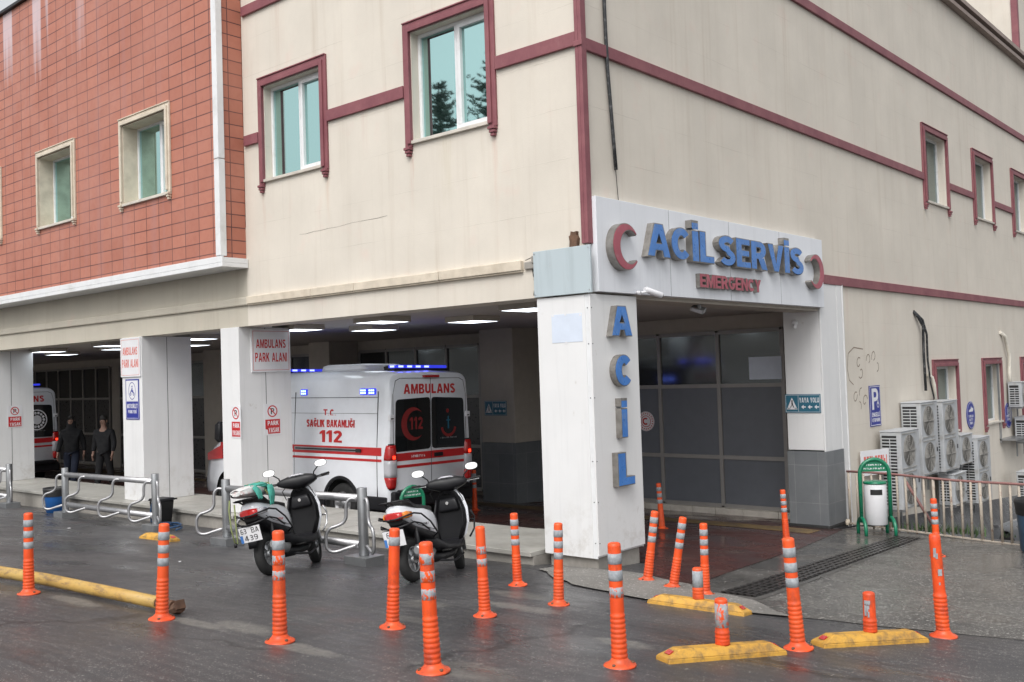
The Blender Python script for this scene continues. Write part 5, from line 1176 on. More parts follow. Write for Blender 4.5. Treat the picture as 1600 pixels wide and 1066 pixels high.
T = Matrix(((0, 0, -1, 0), (-1, 0, 0, 0), (0, 1, 0, 0), (0, 0, 0, 1)))
b = MB(T); b.ring((.40, 1.68), .24, .27, .009, .010, 32); b.ring((.40, 1.68), .0, .12, .009, .010, 24)
for k in range(14): a = k*math.pi/7; b.ring((.40+.18*math.cos(a), 1.68+.18*math.sin(a)), 0, .035, .009, .010, 8)
b.build('window_emblem', M['signwhite'], am2)
# ------------------------------------------------------------------ scooters
def scooter(kind):
    """local x forward, y left, z up, origin under the rear axle"""
    white = kind == 1; t = thing('motor_scooter', None, 'scooter', (0, 0, 0), 0, 'scooters parked at the rack')
    WB, RW = 1.20, .215
    def wheel(nm, x, par, turn=0):
        o = thing('wheel', None, None, (x, 0, RW)); o.parent = par; o.rotation_euler = (0, 0, R_(turn))
        T = Matrix.Rotation(R_(90), 4, 'X'); b = MB(T); b.lathe([(.125, -.035), (.15, -.048), (.185, -.05), (.207, -.036), (.216, -.015), (.217, 0), (.216, .015), (.207, .036), (.185, .05), (.15, .048), (.125, .035)], 36, cap=False); b.build('tyre', M['rubber'], o)
        b = MB(T); b.lathe([(.125, -.036), (.13, -.03), (.13, .03), (.125, .036), (.112, .03), (.112, -.03), (.125, -.036)], 32, cap=False); b.lathe([(.035, -.05), (.04, .05)], 16)
        for k in range(5): a = k*2*math.pi/5; b.box(.03, .12, -.014, .014, -.018, .018, 0, Matrix.Rotation(a, 4, 'Z'))
        b.build('rim', M['galv'], o)
    wheel('w', 0, t); 
    # underbody / floorboard
    def S3(x, z, hw, hh, e=3): return ((x, 0, z), (0, hw, 0), (0, 0, hh), e)
    b = MB(); b.loft([S3(.22, .40, .07, .08), S3(.38, .33, .13, .08), S3(.55, .28, .155, .05), S3(.75, .27, .165, .045), S3(.92, .30, .16, .06), S3(.98, .34, .10, .06)], 20); b.build('floorboard', M['black'], t)
    b = MB(); b.loft([S3(.30, .20, .06, .06), S3(.5, .19, .09, .05), S3(.8, .20, .08, .04), S3(.93, .24, .05, .04)], 14); b.tube([(.30, -.16, .16), (.62, -.17, .13), (.9, -.13, .18)], .011); b.build('belly_pan', M['black'], t)
    # rear cowls
    side = M['whitepaint']
    b = MB(); b.loft([S3(.47, .51, .11, .14, 2.8), S3(.38, .54, .145, .15, 2.8), S3(.20, .585, .165, .14, 2.8), S3(-.02, .625, .16, .115, 2.8), S3(-.22, .665, .14, .09, 2.8), S3(-.36, .69, .11, .065, 2.8), S3(-.42, .68, .06, .04, 2.6)], 28); b.build('side_cowl', side, t)
    b = MB(); b.loft([S3(.50, .40, .09, .07, 3), S3(.36, .41, .142, .06, 3), S3(.18, .45, .158, .05, 3), S3(-.02, .50, .15, .045, 3), S3(-.22, .56, .125, .035, 3), S3(-.36, .60, .09, .03, 3)], 24); b.build('lower_cowl', M['black'], t)
    b = MB()   # engine and transmission case on the left, silencer on the right
    b.loft([((.42, .09, .24), (0, .05, 0), (0, 0, .09), 3), ((.25, .10, .24), (0, .055, 0), (0, 0, .085), 3), ((.05, .10, .22), (0, .05, 0), (0, 0, .08), 3), ((-.07, .10, .215), (0, .04, 0), (0, 0, .06), 3)], 18); b.build('engine_case', M['galv'], t)
    b = MB(); b.loft([((.30, -.10, .26), (0, .03, 0), (0, 0, .03), 2), ((.18, -.13, .24), (0, .045, 0), (0, 0, .05), 2), ((-.02, -.15, .26), (0, .055, 0), (0, 0, .065), 2), ((-.20, -.155, .29), (0, .055, 0), (0, 0, .065), 2), ((-.25, -.155, .30), (0, .03, 0), (0, 0, .035), 2)], 20); b.build('silencer', M['galv'], t)
    b = MB(); b.tube([(0, -.09, .215), (-.03, -.11, .35), (-.06, -.12, .52)], [.02, .028, .02]); b.tube([(0, .09, .215), (-.03, .12, .35), (-.06, .13, .52)], [.02, .028, .02]); b.build('rear_shock', M['black'], t)
    # seat
    b = MB(); b.loft([S3(.48, .665, .05, .025, 2.6), S3(.42, .69, .09, .035, 2.8), S3(.26, .70, .12, .04, 2.8), S3(.08, .715, .13, .04, 2.8), S3(-.06, .75, .135, .042, 2.8), S3(-.20, .775, .125, .036, 2.8), S3(-.32, .775, .09, .025, 2.6)], 26); b.build('seat', M['seatblk'], t)
    # rear end: fender, plate, lamps, rack, crash bars
    b = MB(); b.loft([((-.26, 0, .58), (0, .06, 0), (.02, 0, .02), 3), ((-.36, 0, .50), (0, .058, 0), (.016, 0, .01), 3), ((-.43, 0, .38), (0, .055, 0), (.01, 0, .01), 3), ((-.46, 0, .30), (0, .045, 0), (.006, 0, .004), 3)], 16); b.build('rear_fender', M['black'], t)
    b = MB(); b.loft([((-.33, 0, .655), (0, .115, 0), (0, 0, .045), 3), ((-.42, 0, .65), (0, .10, 0), (0, 0, .042), 3), ((-.46, 0, .645), (0, .07, 0), (0, 0, .03), 3)], 22); b.build('tail_lamp', M['tail'], t)
    if not white:
        pass
    for s in (-1, 1):
        b = MB(); b.loft([((-.20, s*.13, .655), (0, .02, 0), (0, 0, .028), 3), ((-.32, s*.118, .655), (0, .022, 0), (0, 0, .036), 3), ((-.40, s*.10, .65), (0, .02, 0), (0, 0, .025), 3)], 14); b.build('turn_signal', M['amber'] if white else M['lens'], t)
    T = Matrix.Translation((-.475, 0, .44)) @ Matrix.Rotation(R_(-18), 4, 'Y') @ Matrix(((0, 0, -1, 0), (-1, 0, 0, 0), (0, 1, 0, 0), (0, 0, 0, 1)))
    b = MB(T); b.box(-.12, .12, -.075, .085, -.02, -.012, 1); b.box(-.118, .118, -.08, .08, -.012, -.008); pl = b.build('number_plate', [M['signwhite'], M['black']], t)
    b = MB(T)
    if kind == 0: put_text(b, '63', -.10, -.035, .012, .068, -.008, .0012, .16); put_text(b, 'BA', .02, .105, .012, .068, -.008, .0012, .16); put_text(b, '439', -.07, .075, -.066, -.008, -.008, .0012, .16)
    else: put_text(b, '63', -.08, -.01, .012, .068, -.008, .0012, .16); put_text(b, '82', -.04, .05, -.066, -.008, -.008, .0012, .16)
    b.build('plate_writing', M['ink'], pl); b = MB(T); b.box(-.118, -.088, -.08, .0, -.0079, -.0068); b.build('plate_band', M['blueletter'], pl)
    b = MB()
    for s in (-1, 1): b.tube([(-.05, s*.13, .74), (-.25, s*.14, .79), (-.42, s*.13, .79), (-.52, s*.09, .79), (-.54, 0, .79)], .009)
    for x in (-.22, -.30, -.38, -.46): b.cyl((x, -.135, .79), (x, .135, .79), .006, n=8)
    b.cyl((-.16, 0, .70), (-.44, 0, .79), .008, n=8); b.build('rear_rack', M['black'], t)
    b = MB()
    for s in (-1, 1):
        b.tube([(.30, s*.12, .40), (.28, s*.19, .44), (.12, s*.21, .56), (-.10, s*.215, .645), (-.30, s*.20, .66), (-.46, s*.15, .64), (-.52, s*.05, .62), (-.525, 0, .62)], .009)
        b.tube([(.10, s*.20, .48), (-.10, s*.205, .55), (-.30, s*.19, .575), (-.47, s*.13, .55), (-.52, 0, .53)], .009)
    b.build('crash_bar', M['black'], t)
    # front: leg shield, outer shield, forks, fender, headset
    def LZ(x, z, hw, th, e=6): return ((x, 0, z), (0, hw*1.0, 0), (th, 0, 0), e)
    b = MB(); b.loft([LZ(.90, .30, .13, .015), LZ(.92, .36, .175, .018), LZ(.965, .50, .215, .018), LZ(.99, .64, .205, .02), LZ(.99, .76, .165, .022), LZ(.975, .83, .12, .024), LZ(.965, .87, .07, .026)], 28)
    for s in (-1, 1): b.loft([((.885, s*.135, .32), (.03, 0, 0), (0, .016, 0), 3), ((.93, s*.195, .48), (.035, 0, 0), (0, .016, 0), 3), ((.955, s*.195, .64), (.035, 0, 0), (0, .015, 0), 3), ((.96, s*.15, .78), (.03, 0, 0), (0, .015, 0), 3)], 10); b.build('leg_shield', M['black'], t)
    b = MB(); b.loft([LZ(.955, .31, .10, .02, 2.6), LZ(.985, .38, .185, .03, 2.6), LZ(1.02, .52, .222, .036, 2.6), LZ(1.035, .66, .218, .036, 2.6), LZ(1.03, .79, .178, .036, 2.6), LZ(1.01, .875, .10, .034, 2.6)], 24); b.build('front_shield', side, t)
    b = MB(); b.loft([LZ(.965, .64, .13, .02, 6), LZ(.962, .67, .14, .028, 6), LZ(.962, .74, .125, .03, 6), LZ(.962, .78, .10, .022, 6)], 18); b.build('glove_box', M['black'], t)
    b = MB(); b.cyl((.935, .0, .73), (.925, .0, .73), .018, n=14); b.build('key_lock', M['chrome'], t)
    b = MB()
    for s in (-1, 1): b.tube([(1.03, s*.17, .34), (1.10, s*.2, .42), (1.12, s*.21, .55), (1.07, s*.2, .62)], .010)
    b.tube([(1.12, -.21, .52), (1.17, -.1, .52), (1.17, .1, .52), (1.12, .21, .52)], .010); b.build('front_guard', M['chrome'] if kind == 0 else M['black'], t)
    st = thing('steering', None, None, (1.0, 0, .80)); st.parent = t; st.rotation_euler = (0, 0, R_(16 if kind == 0 else 24))
    def L(p): return (p[0]-1.0, p[1], p[2]-.80)
    w_ = thing('front_wheel', None, None, L((WB, 0, RW))); w_.parent = st
    T = Matrix.Rotation(R_(90), 4, 'X'); b = MB(T); b.lathe([(.125, -.035), (.15, -.048), (.185, -.05), (.207, -.036), (.216, -.015), (.217, 0), (.216, .015), (.207, .036), (.185, .05), (.15, .048), (.125, .035)], 36, cap=False)
    b.lathe([(.125, -.036), (.13, -.03), (.13, .03), (.125, .036), (.112, .03), (.112, -.03), (.125, -.036)], 32, 1, cap=False); b.lathe([(.035, -.05), (.04, .05)], 16, 1)
    for k in range(5): a = k*2*math.pi/5; b.box(.03, .12, -.014, .014, -.018, .018, 1, Matrix.Rotation(a, 4, 'Z'))
    bpy.data.objects.remove(w_); mw = MB(Matrix.Translation(L((WB, 0, RW)))); mw.v = [tuple(Vector(v)+Vector(L((WB, 0, RW)))) for v in b.v]; mw.f = b.f; mw.mi = b.mi; mw.sm = b.sm; mw.build('front_wheel', [M['rubber'], M['galv']], st)
    b = MB()
    for s in (-1, 1): b.cyl(L((WB, s*.075, RW)), L((1.06, s*.075, .56)), .022, n=12)
    b.cyl(L((1.09, 0, .50)), L((.99, 0, .90)), .03, n=12); b.build('fork', M['galv'], st)
    b = MB(Matrix.Translation((-1.0, 0, -.80)))
    secs = []
    for k in range(7):
        a = R_(10+k*25); secs.append(((WB+.245*math.cos(a), 0, RW+.245*math.sin(a)), (0, .065, 0), (.012*math.cos(a), 0, .012*math.sin(a)), 3))
    b.loft(secs, 14); b.build('front_fender', side if kind == 0 else M['black'], st)
    b = MB(Matrix.Translation((-1.0, 0, -.80)))   # headset cowl
    def HS(y, x, z, hx, hz): return ((x, y, z), (hx, 0, 0), (0, 0, hz), 2.8)
    b.loft([HS(-.22, .90, 1.0, .03, .035), HS(-.18, .92, 1.0, .065, .065), HS(-.10, .96, .995, .115, .10), HS(0, .985, .985, .135, .115), HS(.10, .96, .995, .115, .10), HS(.18, .92, 1.0, .065, .065), HS(.22, .90, 1.0, .03, .035)], 22)
    b.loft([((.985, 0, .84), (.06, 0, 0), (0, .06, 0), 2.5), ((.98, 0, .95), (.07, 0, 0), (0, .085, 0), 2.5)], 18); b.build('headset_cowl', M['black'], st)
    b = MB(Matrix.Translation((-1.0, 0, -.80))); b.loft([HS(-.09, .915, 1.075, .03, .012), HS(-.05, .915, 1.09, .05, .018), HS(.05, .915, 1.09, .05, .018), HS(.09, .915, 1.075, .03, .012)], 14); b.build('instrument_panel', M['lens'], st)
    b = MB(Matrix.Translation((-1.0, 0, -.80))); b.loft([((1.05, 0, .985), (0, .075, 0), (0, 0, .05), 3), ((1.095, 0, .98), (0, .06, 0), (0, 0, .035), 3)], 18); b.build('headlight', M['lens'], st)
    for s in (-1, 1):
        b = MB(Matrix.Translation((-1.0, 0, -.80))); b.tube([(.90, s*.17, 1.005), (.88, s*.25, 1.01), (.86, s*.30, 1.012)], .012, 10); b.cyl((.865, s*.285, 1.012), (.835, s*.375, 1.018), .018, n=14); b.build('hand_grip', M['rubber'], st)
        b = MB(Matrix.Translation((-1.0, 0, -.80))); b.tube([(.90, s*.22, .99), (.94, s*.25, .995), (.93, s*.36, 1.0)], .007, 8); b.build('brake_lever', M['chrome'] if kind else M['black'], st)
        b = MB(Matrix.Translation((-1.0, 0, -.80))); b.tube([(.90, s*.19, 1.03), (.905, s*.20, 1.09), (.90, s*.24, 1.14), (.89, s*.27, 1.17)], .008, 8)
        C_ = Vector((.885, s*.295, 1.20)); b.loft([(C_+Vector((.02, 0, 0)), (0, .03, 0), (0, 0, .025), 2), (C_+Vector((.012, 0, 0)), (0, .065, 0), (0, 0, .05), 2.4), (C_+Vector((-.008, 0, 0)), (0, .072, 0), (0, 0, .056), 2.4)], 22); mm = b.build('mirror', M['black'], st)
        b = MB(Matrix.Translation((-1.0, 0, -.80))); b.loft([(C_+Vector((-.0085, 0, 0)), (0, .066, 0), (0, 0, .05), 2.4), (C_+Vector((-.0105, 0, 0)), (0, .066, 0), (0, 0, .05), 2.4)], 22); b.build('mirror_glass', M['mirror'], mm)
    b = MB(); b.tube([(.93, -.10, .93), (.90, -.17, .84), (.955, -.19, .74), (.98, -.10, .70)], .005, 6); b.tube([(.93, .10, .93), (.91, .18, .86), (.96, .17, .76)], .005, 6); b.tube([(1.05, .06, .95), (1.12, .12, .80), (1.10, .08, .62), (1.17, .09, .34)], .005, 6); b.build('brake_cable', M['rubber'], t)
    b = MB(); b.tube([(.36, -.155, .47), (.18, -.172, .50), (-.02, -.165, .545), (-.2, -.14, .60)], .003, 6); b.tube([(.36, .155, .47), (.18, .172, .50), (-.02, .165, .545), (-.2, .14, .60)], .003, 6); b.build('panel_seam', M['acdark'], t)
    b = MB(); b.loft([((.46, -.17, .24), (.03, 0, 0), (0, .05, 0), 4), ((.46, -.17, .255), (.03, 0, 0), (0, .05, 0), 4)], 10); b.build('footrest', M['rubber'], t)
    b = MB(); b.tube([(.32, .10, .22), (.30, .17, .10), (.29, .22, .005)], .012, 8); b.box(.25, .33, .19, .25, 0, .01); b.build('side_stand', M['galv'], t)
    for ch in [o for o in bpy.data.objects if o.parent == st]:
        for o in [ch]+[q for q in bpy.data.objects if q.parent == ch]:
            for v in o.data.vertices:
                if v.co.z > 0: v.co.z *= .72
    for ch in [o for o in bpy.data.objects if o.parent == t and o.name.split('.')[0] in ('leg_shield', 'front_shield', 'glove_box', 'seat', 'side_cowl', 'lower_cowl', 'panel_seam')]:
        for v in ch.data.vertices: v.co.y *= .87
    # shorten the tail
    for ch in [o for o in bpy.data.objects if o.parent == t and o.type == 'MESH']:
        for o in [ch]+[q for q in bpy.data.objects if q.parent == ch]:
            for v in o.data.vertices:
                if v.co.x < 0: v.co.x *= .58
    # small sticker on the cowl
    b = MB(Matrix.Translation((0, -.158, .545)) @ Matrix.Rotation(R_(90), 4, 'X')); scrawl(b, .05, .19, -.012, .012, -.004, 6, 3+kind); b.build('cowl_sticker', M['redletter'] if kind == 0 else M['ink'], t)
    return t
sc1 = scooter(0); tag(sc1, 'black and white scooter with a green cloth bundle tied on its rear rack', 'scooter')
sc2 = scooter(1); tag(sc2, 'black and white scooter with an orange turn signal, nearest the ambulance rear doors', 'scooter')
def place_scoot(o, x, y, x2, y2, ln):
    a = math.atan2(y2-y, x2-x); sl = (G(x2, y2)-G(x, y))/math.hypot(x2-x, y2-y)
    o.location = (x, y, G(x, y)+.002); o.rotation_euler = (Matrix.Rotation(a, 3, 'Z') @ Matrix.Rotation(-math.atan(sl), 3, 'Y') @ Matrix.Rotation(-R_(ln), 3, 'X')).to_euler()
place_scoot(sc1, -2.10, -2.81, -2.64, -1.74, 12); place_scoot(sc2, -.74, -2.08, -1.10, -.92, 10)
# bundle on the first scooter: its own things, resting on the rack
def lump(name, mat, cs, parent=None, seed=1, amp=.012, n=22):
    b = MB(); r = random.Random(seed)
    b.loft(cs, n); b.v = [tuple(Vector(v)+Vector((r.uniform(-amp, amp), r.uniform(-amp, amp), r.uniform(-amp, amp)))) for v in b.v]; o = b.build(name, mat, parent)
    m = o.modifiers.new('sub', 'SUBSURF'); m.levels = m.render_levels = 2; return o
bd = thing('cloth_bundle', 'green cloth and printed plastic bag tied on the rear rack of the first scooter', 'bundle'); bd.location = sc1.location+Vector((-.05, .10, 0)); bd.rotation_euler = sc1.rotation_euler
lump('plastic_bag', M['bagwhite'], [((.00, -.01, .85), (0, .05, 0), (0, 0, .03), 2), ((-.08, 0, .86), (0, .13, 0), (0, 0, .055), 2.3), ((-.24, .01, .865), (0, .15, 0), (0, 0, .06), 2.3), ((-.42, 0, .86), (0, .14, 0), (0, 0, .055), 2.3), ((-.52, 0, .85), (0, .07, 0), (0, 0, .03), 2)], bd, 3)
lump('green_cloth', M['bag'], [((-.02, -.02, .90), (0, .06, 0), (0, 0, .03), 2), ((-.10, -.03, .905), (0, .11, 0), (0, 0, .04), 2.2), ((-.20, -.05, .895), (0, .13, 0), (0, 0, .045), 2.2), ((-.30, -.03, .90), (0, .08, 0), (0, 0, .03), 2)], bd, 5, .016)
lump('green_cloth', M['bag'], [((-.10, -.14, .90), (.05, 0, 0), (0, .02, 0), 2), ((-.13, -.17, .84), (.07, 0, 0), (0, .025, 0), 2), ((-.15, -.18, .76), (.06, 0, 0), (0, .02, 0), 2), ((-.17, -.175, .69), (.035, 0, 0), (0, .012, 0), 2)], bd, 6, .010, 12)
lump('green_cloth', M['bag'], [((-.34, -.10, .90), (.05, 0, 0), (0, .02, 0), 2), ((-.37, -.16, .84), (.06, 0, 0), (0, .02, 0), 2), ((-.37, -.17, .76), (.04, 0, 0), (0, .012, 0), 2)], bd, 7, .010, 12)
b = MB(); b.tube([(-.50, .10, .80), (-.56, .09, .70), (-.585, .085, .50), (-.565, .08, .38), (-.535, .07, .36), (-.525, .065, .5), (-.51, .05, .75)], .008, 8); b.tube([(-.05, -.16, .80), (-.02, -.10, .93), (-.02, .05, .94), (-.05, .15, .82)], .007, 8); b.tube([(-.2, -.17, .8), (-.16, -.08, .945), (-.16, .08, .94), (-.2, .16, .82)], .007, 8); b.build('elastic_cord', M['rope'], bd)
b = MB(); b.cyl((-.565, .08, .37), (-.562, .08, .33), .014, n=10); b.build('cord_hook', M['black'], bd)
# ------------------------------------------------------------------ outdoor air-conditioning units
def ac_unit(nf, W, H, D):
    """local x out of the wall (fan side), y along the wall, z up; origin at the bottom of the wall-side near corner"""
    t = thing('air_conditioner', None, 'air conditioner', (0, 0, 0), 0, 'outdoor air conditioning units on the cream wall')
    b = MB(); b.box(0, D, .012, W, 0, H); b.box(-.01, D+.012, .0, W+.012, H+.001, H+.022); b.build('casing', M['ac'], t, bevel=.012)
    fh = H/nf
    for i in range(nf):
        cz = fh*(i+.5); cy = W*.42; r = min(.27, fh*.43); F = Matrix.Translation((D, cy, cz)) @ Matrix(((0, 0, 1, 0), (1, 0, 0, 0), (0, 1, 0, 0), (0, 0, 0, 1)))
        b = MB(F); b.lathe([(r, .0), (r, .003)], 40); b.build('fan_opening', M['acfan'], t)
        b = MB(F); b.box(-r-.05, r+.05, -r-.035, -r-.02, .0005, .014); b.box(-r-.05, r+.05, r+.02, r+.035, .0005, .014)
        for q in range(7): rr = r*(.16+.14*q); b.ring((0, 0), rr-.0035, rr+.0035, .008, .016, 32)
        for k in range(8): a = k*math.pi/4; T = Matrix.Rotation(a, 4, 'Z'); b.box(.03, r, -.004, .004, .0165, .022, 0, T)
        b.box(-r-.03, r+.03, -.006, .006, .0225, .03); b.build('fan_grille', M['acgrille'], t)
        b = MB(F)
        for k in range(3): T = Matrix.Rotation(k*2.094, 4, 'Z'); b.prism([(.04, -.03), (r*.8, -.10), (r*.85, .02), (.04, .04)], .0035, .0055, 0, T)
        b.cyl((0, 0, .0032), (0, 0, .007), .05, n=16); b.build('fan_blades', M['acblade'], t)
    b = MB(); n = int((H-.14)/.055)
    b.box(.035, D*.78, .0, .0115, .06, H-.06); b.build('coil_opening', M['acdark'], t)
    b = MB()
    for i in range(n+1): b.box(.03, D*.80, -.010, -.001, .055+i*.055, .055+i*.055+.02)
    for i in range(2): b.box(.03+i*(D*.77)*.5, .042+i*(D*.77)*.5, -.014, -.0105, .055, .06+n*.055)
    b.build('coil_guard', M['ac'], t)
    for q in (.04, W-.1): b = MB(); b.box(0, D, q, q+.04, -.04, 0); b.box(0, .03, q, q+.04, -.35, -.041); b.build('bracket', M['galv'], t)
    b = MB(); b.box(D+.001, D+.004, W*.86, W*.93, H*.30, H*.36); b.build('badge', M['ink'], t)
    return t
A1 = ac_unit(2, .92, 1.33, .36)
units = [((.10, 8.22, -.36), 'large two-fan unit just right of the green litter bin, its louvred side showing'),
         ((.03, 9.50, .08), 'upper left of the two tall two-fan units side by side below the pipes'),
         ((.05, 10.66, .05), 'second tall two-fan unit, just left of the first low window'),
         ((.06, 12.75, -.80), 'grey two-fan unit low on the wall under the oval vehicle sign')]
for i, (l, q) in enumerate(units):
    o = A1 if i == 0 else copy_tree(A1); o.location = l; tag(o, q, 'air conditioner')
units[3]
A2 = ac_unit(1, .80, .58, .30)
small = [((.16, 11.0, -.62), 'small single-fan unit behind the fence below the tall pair'), ((.02, 12.0, .06), 'small boxy unit between the tall pair and the grey unit'), ((.05, 16.75, 1.00), 'small unit on a bracket at the right edge, upper of two'), ((.10, 17.0, .15), 'small unit on a bracket at the right edge, lower of two'), ((.35, 15.9, -1.05), 'louvred unit low at the right photo edge')]
for i, (l, q) in enumerate(small):
    o = A2 if i == 0 else copy_tree(A2); o.location = l; tag(o, q, 'air conditioner', 'small outdoor air conditioning units')
t = thing('pipe_bundle', 'black and white wrapped pipes running down the cream wall to the tall air conditioners', 'pipes', (0, 10.6, 1.4))
def rel(P): return [(x, y-10.6, z-1.4) for x, y, z in P]
b = MB(); b.tube(rel([(.01, 10.50, 3.13), (.06, 10.62, 3.02), (.08, 10.80, 2.85), (.07, 10.80, 2.3), (.07, 10.82, 1.60)]), .026, 10); b.build('black_pipe', M['pipewrap'], t)
b = MB(); b.tube(rel([(.01, 10.52, 3.15), (.09, 10.75, 2.98), (.10, 10.93, 2.7), (.09, 10.95, 2.2), (.07, 11.12, 1.75), (.1, 11.2, 1.43)]), [.02, .024, .022, .02, .016, .015], 10); b.build('black_pipe', M['pipewrap'], t)
b = MB(); b.tube(rel([(.01, 11.15, 1.90), (.07, 11.22, 1.85), (.08, 11.30, 1.7), (.09, 11.32, 1.40)]), .035, 10); b.build('white_pipe', M['pipewhite'], t)
t = thing('pipe_bundle', 'white wrapped pipe hanging down to the small units at the right edge', 'pipes', (0, 16.8, 1.7)); b = MB(); b.tube([(.01, -.35, 1.10), (.07, -.15, 1.0), (.09, .10, .55), (.08, .05, .1), (.1, .0, -.10)], .045, 10); b.build('white_pipe', M['pipewhite'], t)
b = MB(); b.box(.001, .04, -.75, -.70, -1.5, .45); b.box(.001, .35, -.75, .6, -1.45, -1.41); b.build('wall_bracket', M['galv'], t)
# ------------------------------------------------------------------ rusty fence above the ramp
f0, f1 = Vector((.07, 6.80)), Vector((4.4, 5.62)); fl = (f1-f0).length; fa = math.atan2(f1.y-f0.y, f1.x-f0.x); fz = -.455
t = thing('ramp_fence', 'low fence of flaking cream bars with a rusty maroon top rail', 'fence', (f0.x, f0.y, fz), (0, 0, fa))
b = MB(); P = [(fl*k/12, .012*math.sin(k*1.3), .885+.012*math.sin(k*.9)) for k in range(13)]; b.tube(P, .019, 8); b.build('top_rail', M['railtop'], t)
b = MB(); b.box(0, fl, -.02, .02, .035, .06); b.build('bottom_rail', M['railbar'], t, bevel=.004)
r = random.Random(12); x = .03; k = 0
while x < fl:
    b = MB(); wd = .021 if k % 5 else .026; q = r.uniform(-.012, .012); b.tube([(x, 0, .0), (x+q*.5, 0, .45), (x+q, 0, .868)], wd, 4); b.build('bar', M['railbar'], t); x += .148+r.uniform(-.012, .012); k += 1
b = MB(); b.cyl((1.05, .03, .80), (1.42, .35, -.1), .022, n=8); b.build('stay', M['railtop'], t)
struct('ramp_kerb', (lambda m: (m.box(0, fl, .05, .30, -.4, -.015, 0, Matrix.Translation((f0.x, f0.y, fz)) @ Matrix.Rotation(fa, 4, 'Z')), m)[1])(MB()), M['conc'])
# ------------------------------------------------------------------ litter bin
def litter_bin(name_label, loc, ang, text=True):
    t = thing('litter_bin', name_label, 'litter bin', loc, ang, 'white litter bins hung in green hoops')
    b = MB(); P = [(-.215, 0, .20), (-.215, 0, .92)]+[(-.215*math.cos(R_(a)), 0, .92+.215*math.sin(R_(a))) for a in range(15, 180, 15)]+[(.215, 0, .92), (.215, 0, .20)]
    b.tube(P, .03, 12); b.build('hoop', M['green'], t)
    for s in (-1, 1):
        b = MB(); P = [(s*.215, -.19, 0), (s*.215, -.19, .12)]+[(s*.215, -.19*math.cos(R_(a)), .12+.15*math.sin(R_(a))) for a in range(20, 180, 20)]+[(s*.215, .19, .12), (s*.215, .19, 0)]; b.tube(P, .026, 10); b.build('foot', M['green'], t)
    b = MB(); n = 16; pts = [(-.2*math.cos(math.pi*k/n), .955+.19*math.sin(math.pi*k/n)) for k in range(n+1)]; b.prism([(p[0], p[1]) for p in pts][::-1], -.006, .006, 0, Matrix.Rotation(R_(90), 4, 'X')); b.build('name_board', M['green'], t)
    b = MB(Matrix.Translation((0, -.007, 0)) @ Matrix.Rotation(R_(90), 4, 'X')); scrawl(b, -.11, .11, 1.04, 1.065, 0, 9, 2); scrawl(b, -.155, .155, .985, 1.01, 0, 13, 3); b.build('lettering', M['signwhite'], t)
    b = MB(); b.lathe([(.150, .17), (.160, .18), (.162, .76), (.158, .775)], 36); b.build('drum', M['signwhite'], t)
    b = MB(); b.lathe([(.168, .776), (.17, .80), (.14, .815), (0, .82)], 36); b.build('lid', M['green'], t)
    b = MB(); pts = []; n = 10
    for k in range(n+1): a = R_(-132+62*k/n); pts.append((.1635*math.cos(a), .1635*math.sin(a)))
    vs = [(x, y, z) for z in (.62, .70) for x, y in pts]; b.add(vs, [(k, k+1, n+2+k, n+1+k) for k in range(n)]); b.build('slot', M['acdark'], t, fix=False)
    return t
litter_bin('white litter bin in a green hoop standing before the rusty fence', (.90, 5.80, G(.90, 5.80)), R_(38))
t2 = litter_bin('green hooped litter bin mostly hidden behind the second scooter', (-2.42, -.50, G(-2.42, -.50)), R_(78)); t2.scale = (.74, .74, .74)
# ------------------------------------------------------------------ plastic bins
t = thing('waste_bin', 'blue bin lined with a black bag by the plinth behind the empty rack', 'bin', (-11.95, -.60, G(-11.95, -.60))); t.scale = (1.25, 1.25, 1.3)
b = MB(); b.lathe([(.13, 0), (.165, .30), (.167, .31)], 28); b.build('tub', M['bluebin'], t); b = MB(); b.lathe([(.169, .24), (.176, .33), (.178, .36), (.15, .35), (.13, .2)], 28, cap=False); b.build('bin_liner', M['seatblk'], t)
b = MB(); 
t = thing('waste_bin', 'black wheeled bin behind the rack post with a blue hose beside it', 'bin', (-8.35, -.50, G(-8.35, -.50)), R_(8)); t.scale = (.85, .85, .85)
b = MB(); b.frustum((-.13, .13, -.12, .12), (-.17, .17, -.16, .16), 0, .46); b.build('tub', M['black'], t, bevel=.02); b = MB(); b.frustum((-.19, .19, -.18, .18), (-.17, .17, -.16, .16), .462, .51); b.build('lid', M['black'], t, bevel=.015)
b = MB(); b.cyl((-.2, .19, .48), (.2, .19, .48), .015, n=8); b.build('handle', M['black'], t)
t = thing('hose', 'blue hose looped round the rack post by the black bin', 'hose', (-7.55, -1.0, G(-7.55, -1.0)))
b = MB(); P = []
for k in range(26): a = k*.5; P.append((.30*math.cos(a)*(1-.01*k)+.15, .22*math.sin(a)+.02, .03+.003*k))
P += [(-.12, -.06, .12), (-.16, -.05, .25), (-.14, -.04, .36), (-.08, -.05, .42)]
b.tube(P, .014, 8); b.build('hose_coil', pm('blue_hose', (.02, .06, .14), .4), t); b = MB(); e = Vector(P[-1]); b.cyl(e, e+Vector((.05, -.01, .03)), .022, n=12); b.build('nozzle', M['signwhite'], t)
t = thing('waste_bin', 'dull blue bin with a dark bag cut by the right edge of the photo', 'bin', (3.22, 5.42, G(3.22, 5.42)))
b = MB(); b.lathe([(.235, 0), (.27, .03), (.30, .56), (.305, .58)], 32); b.build('tub', M['navybin'], t); b = MB(); b.lathe([(.306, .50), (.315, .60), (.325, .66), (.31, .70), (.28, .66), (.25, .5)], 32, cap=False); b.build('bin_liner', M['seatblk'], t)
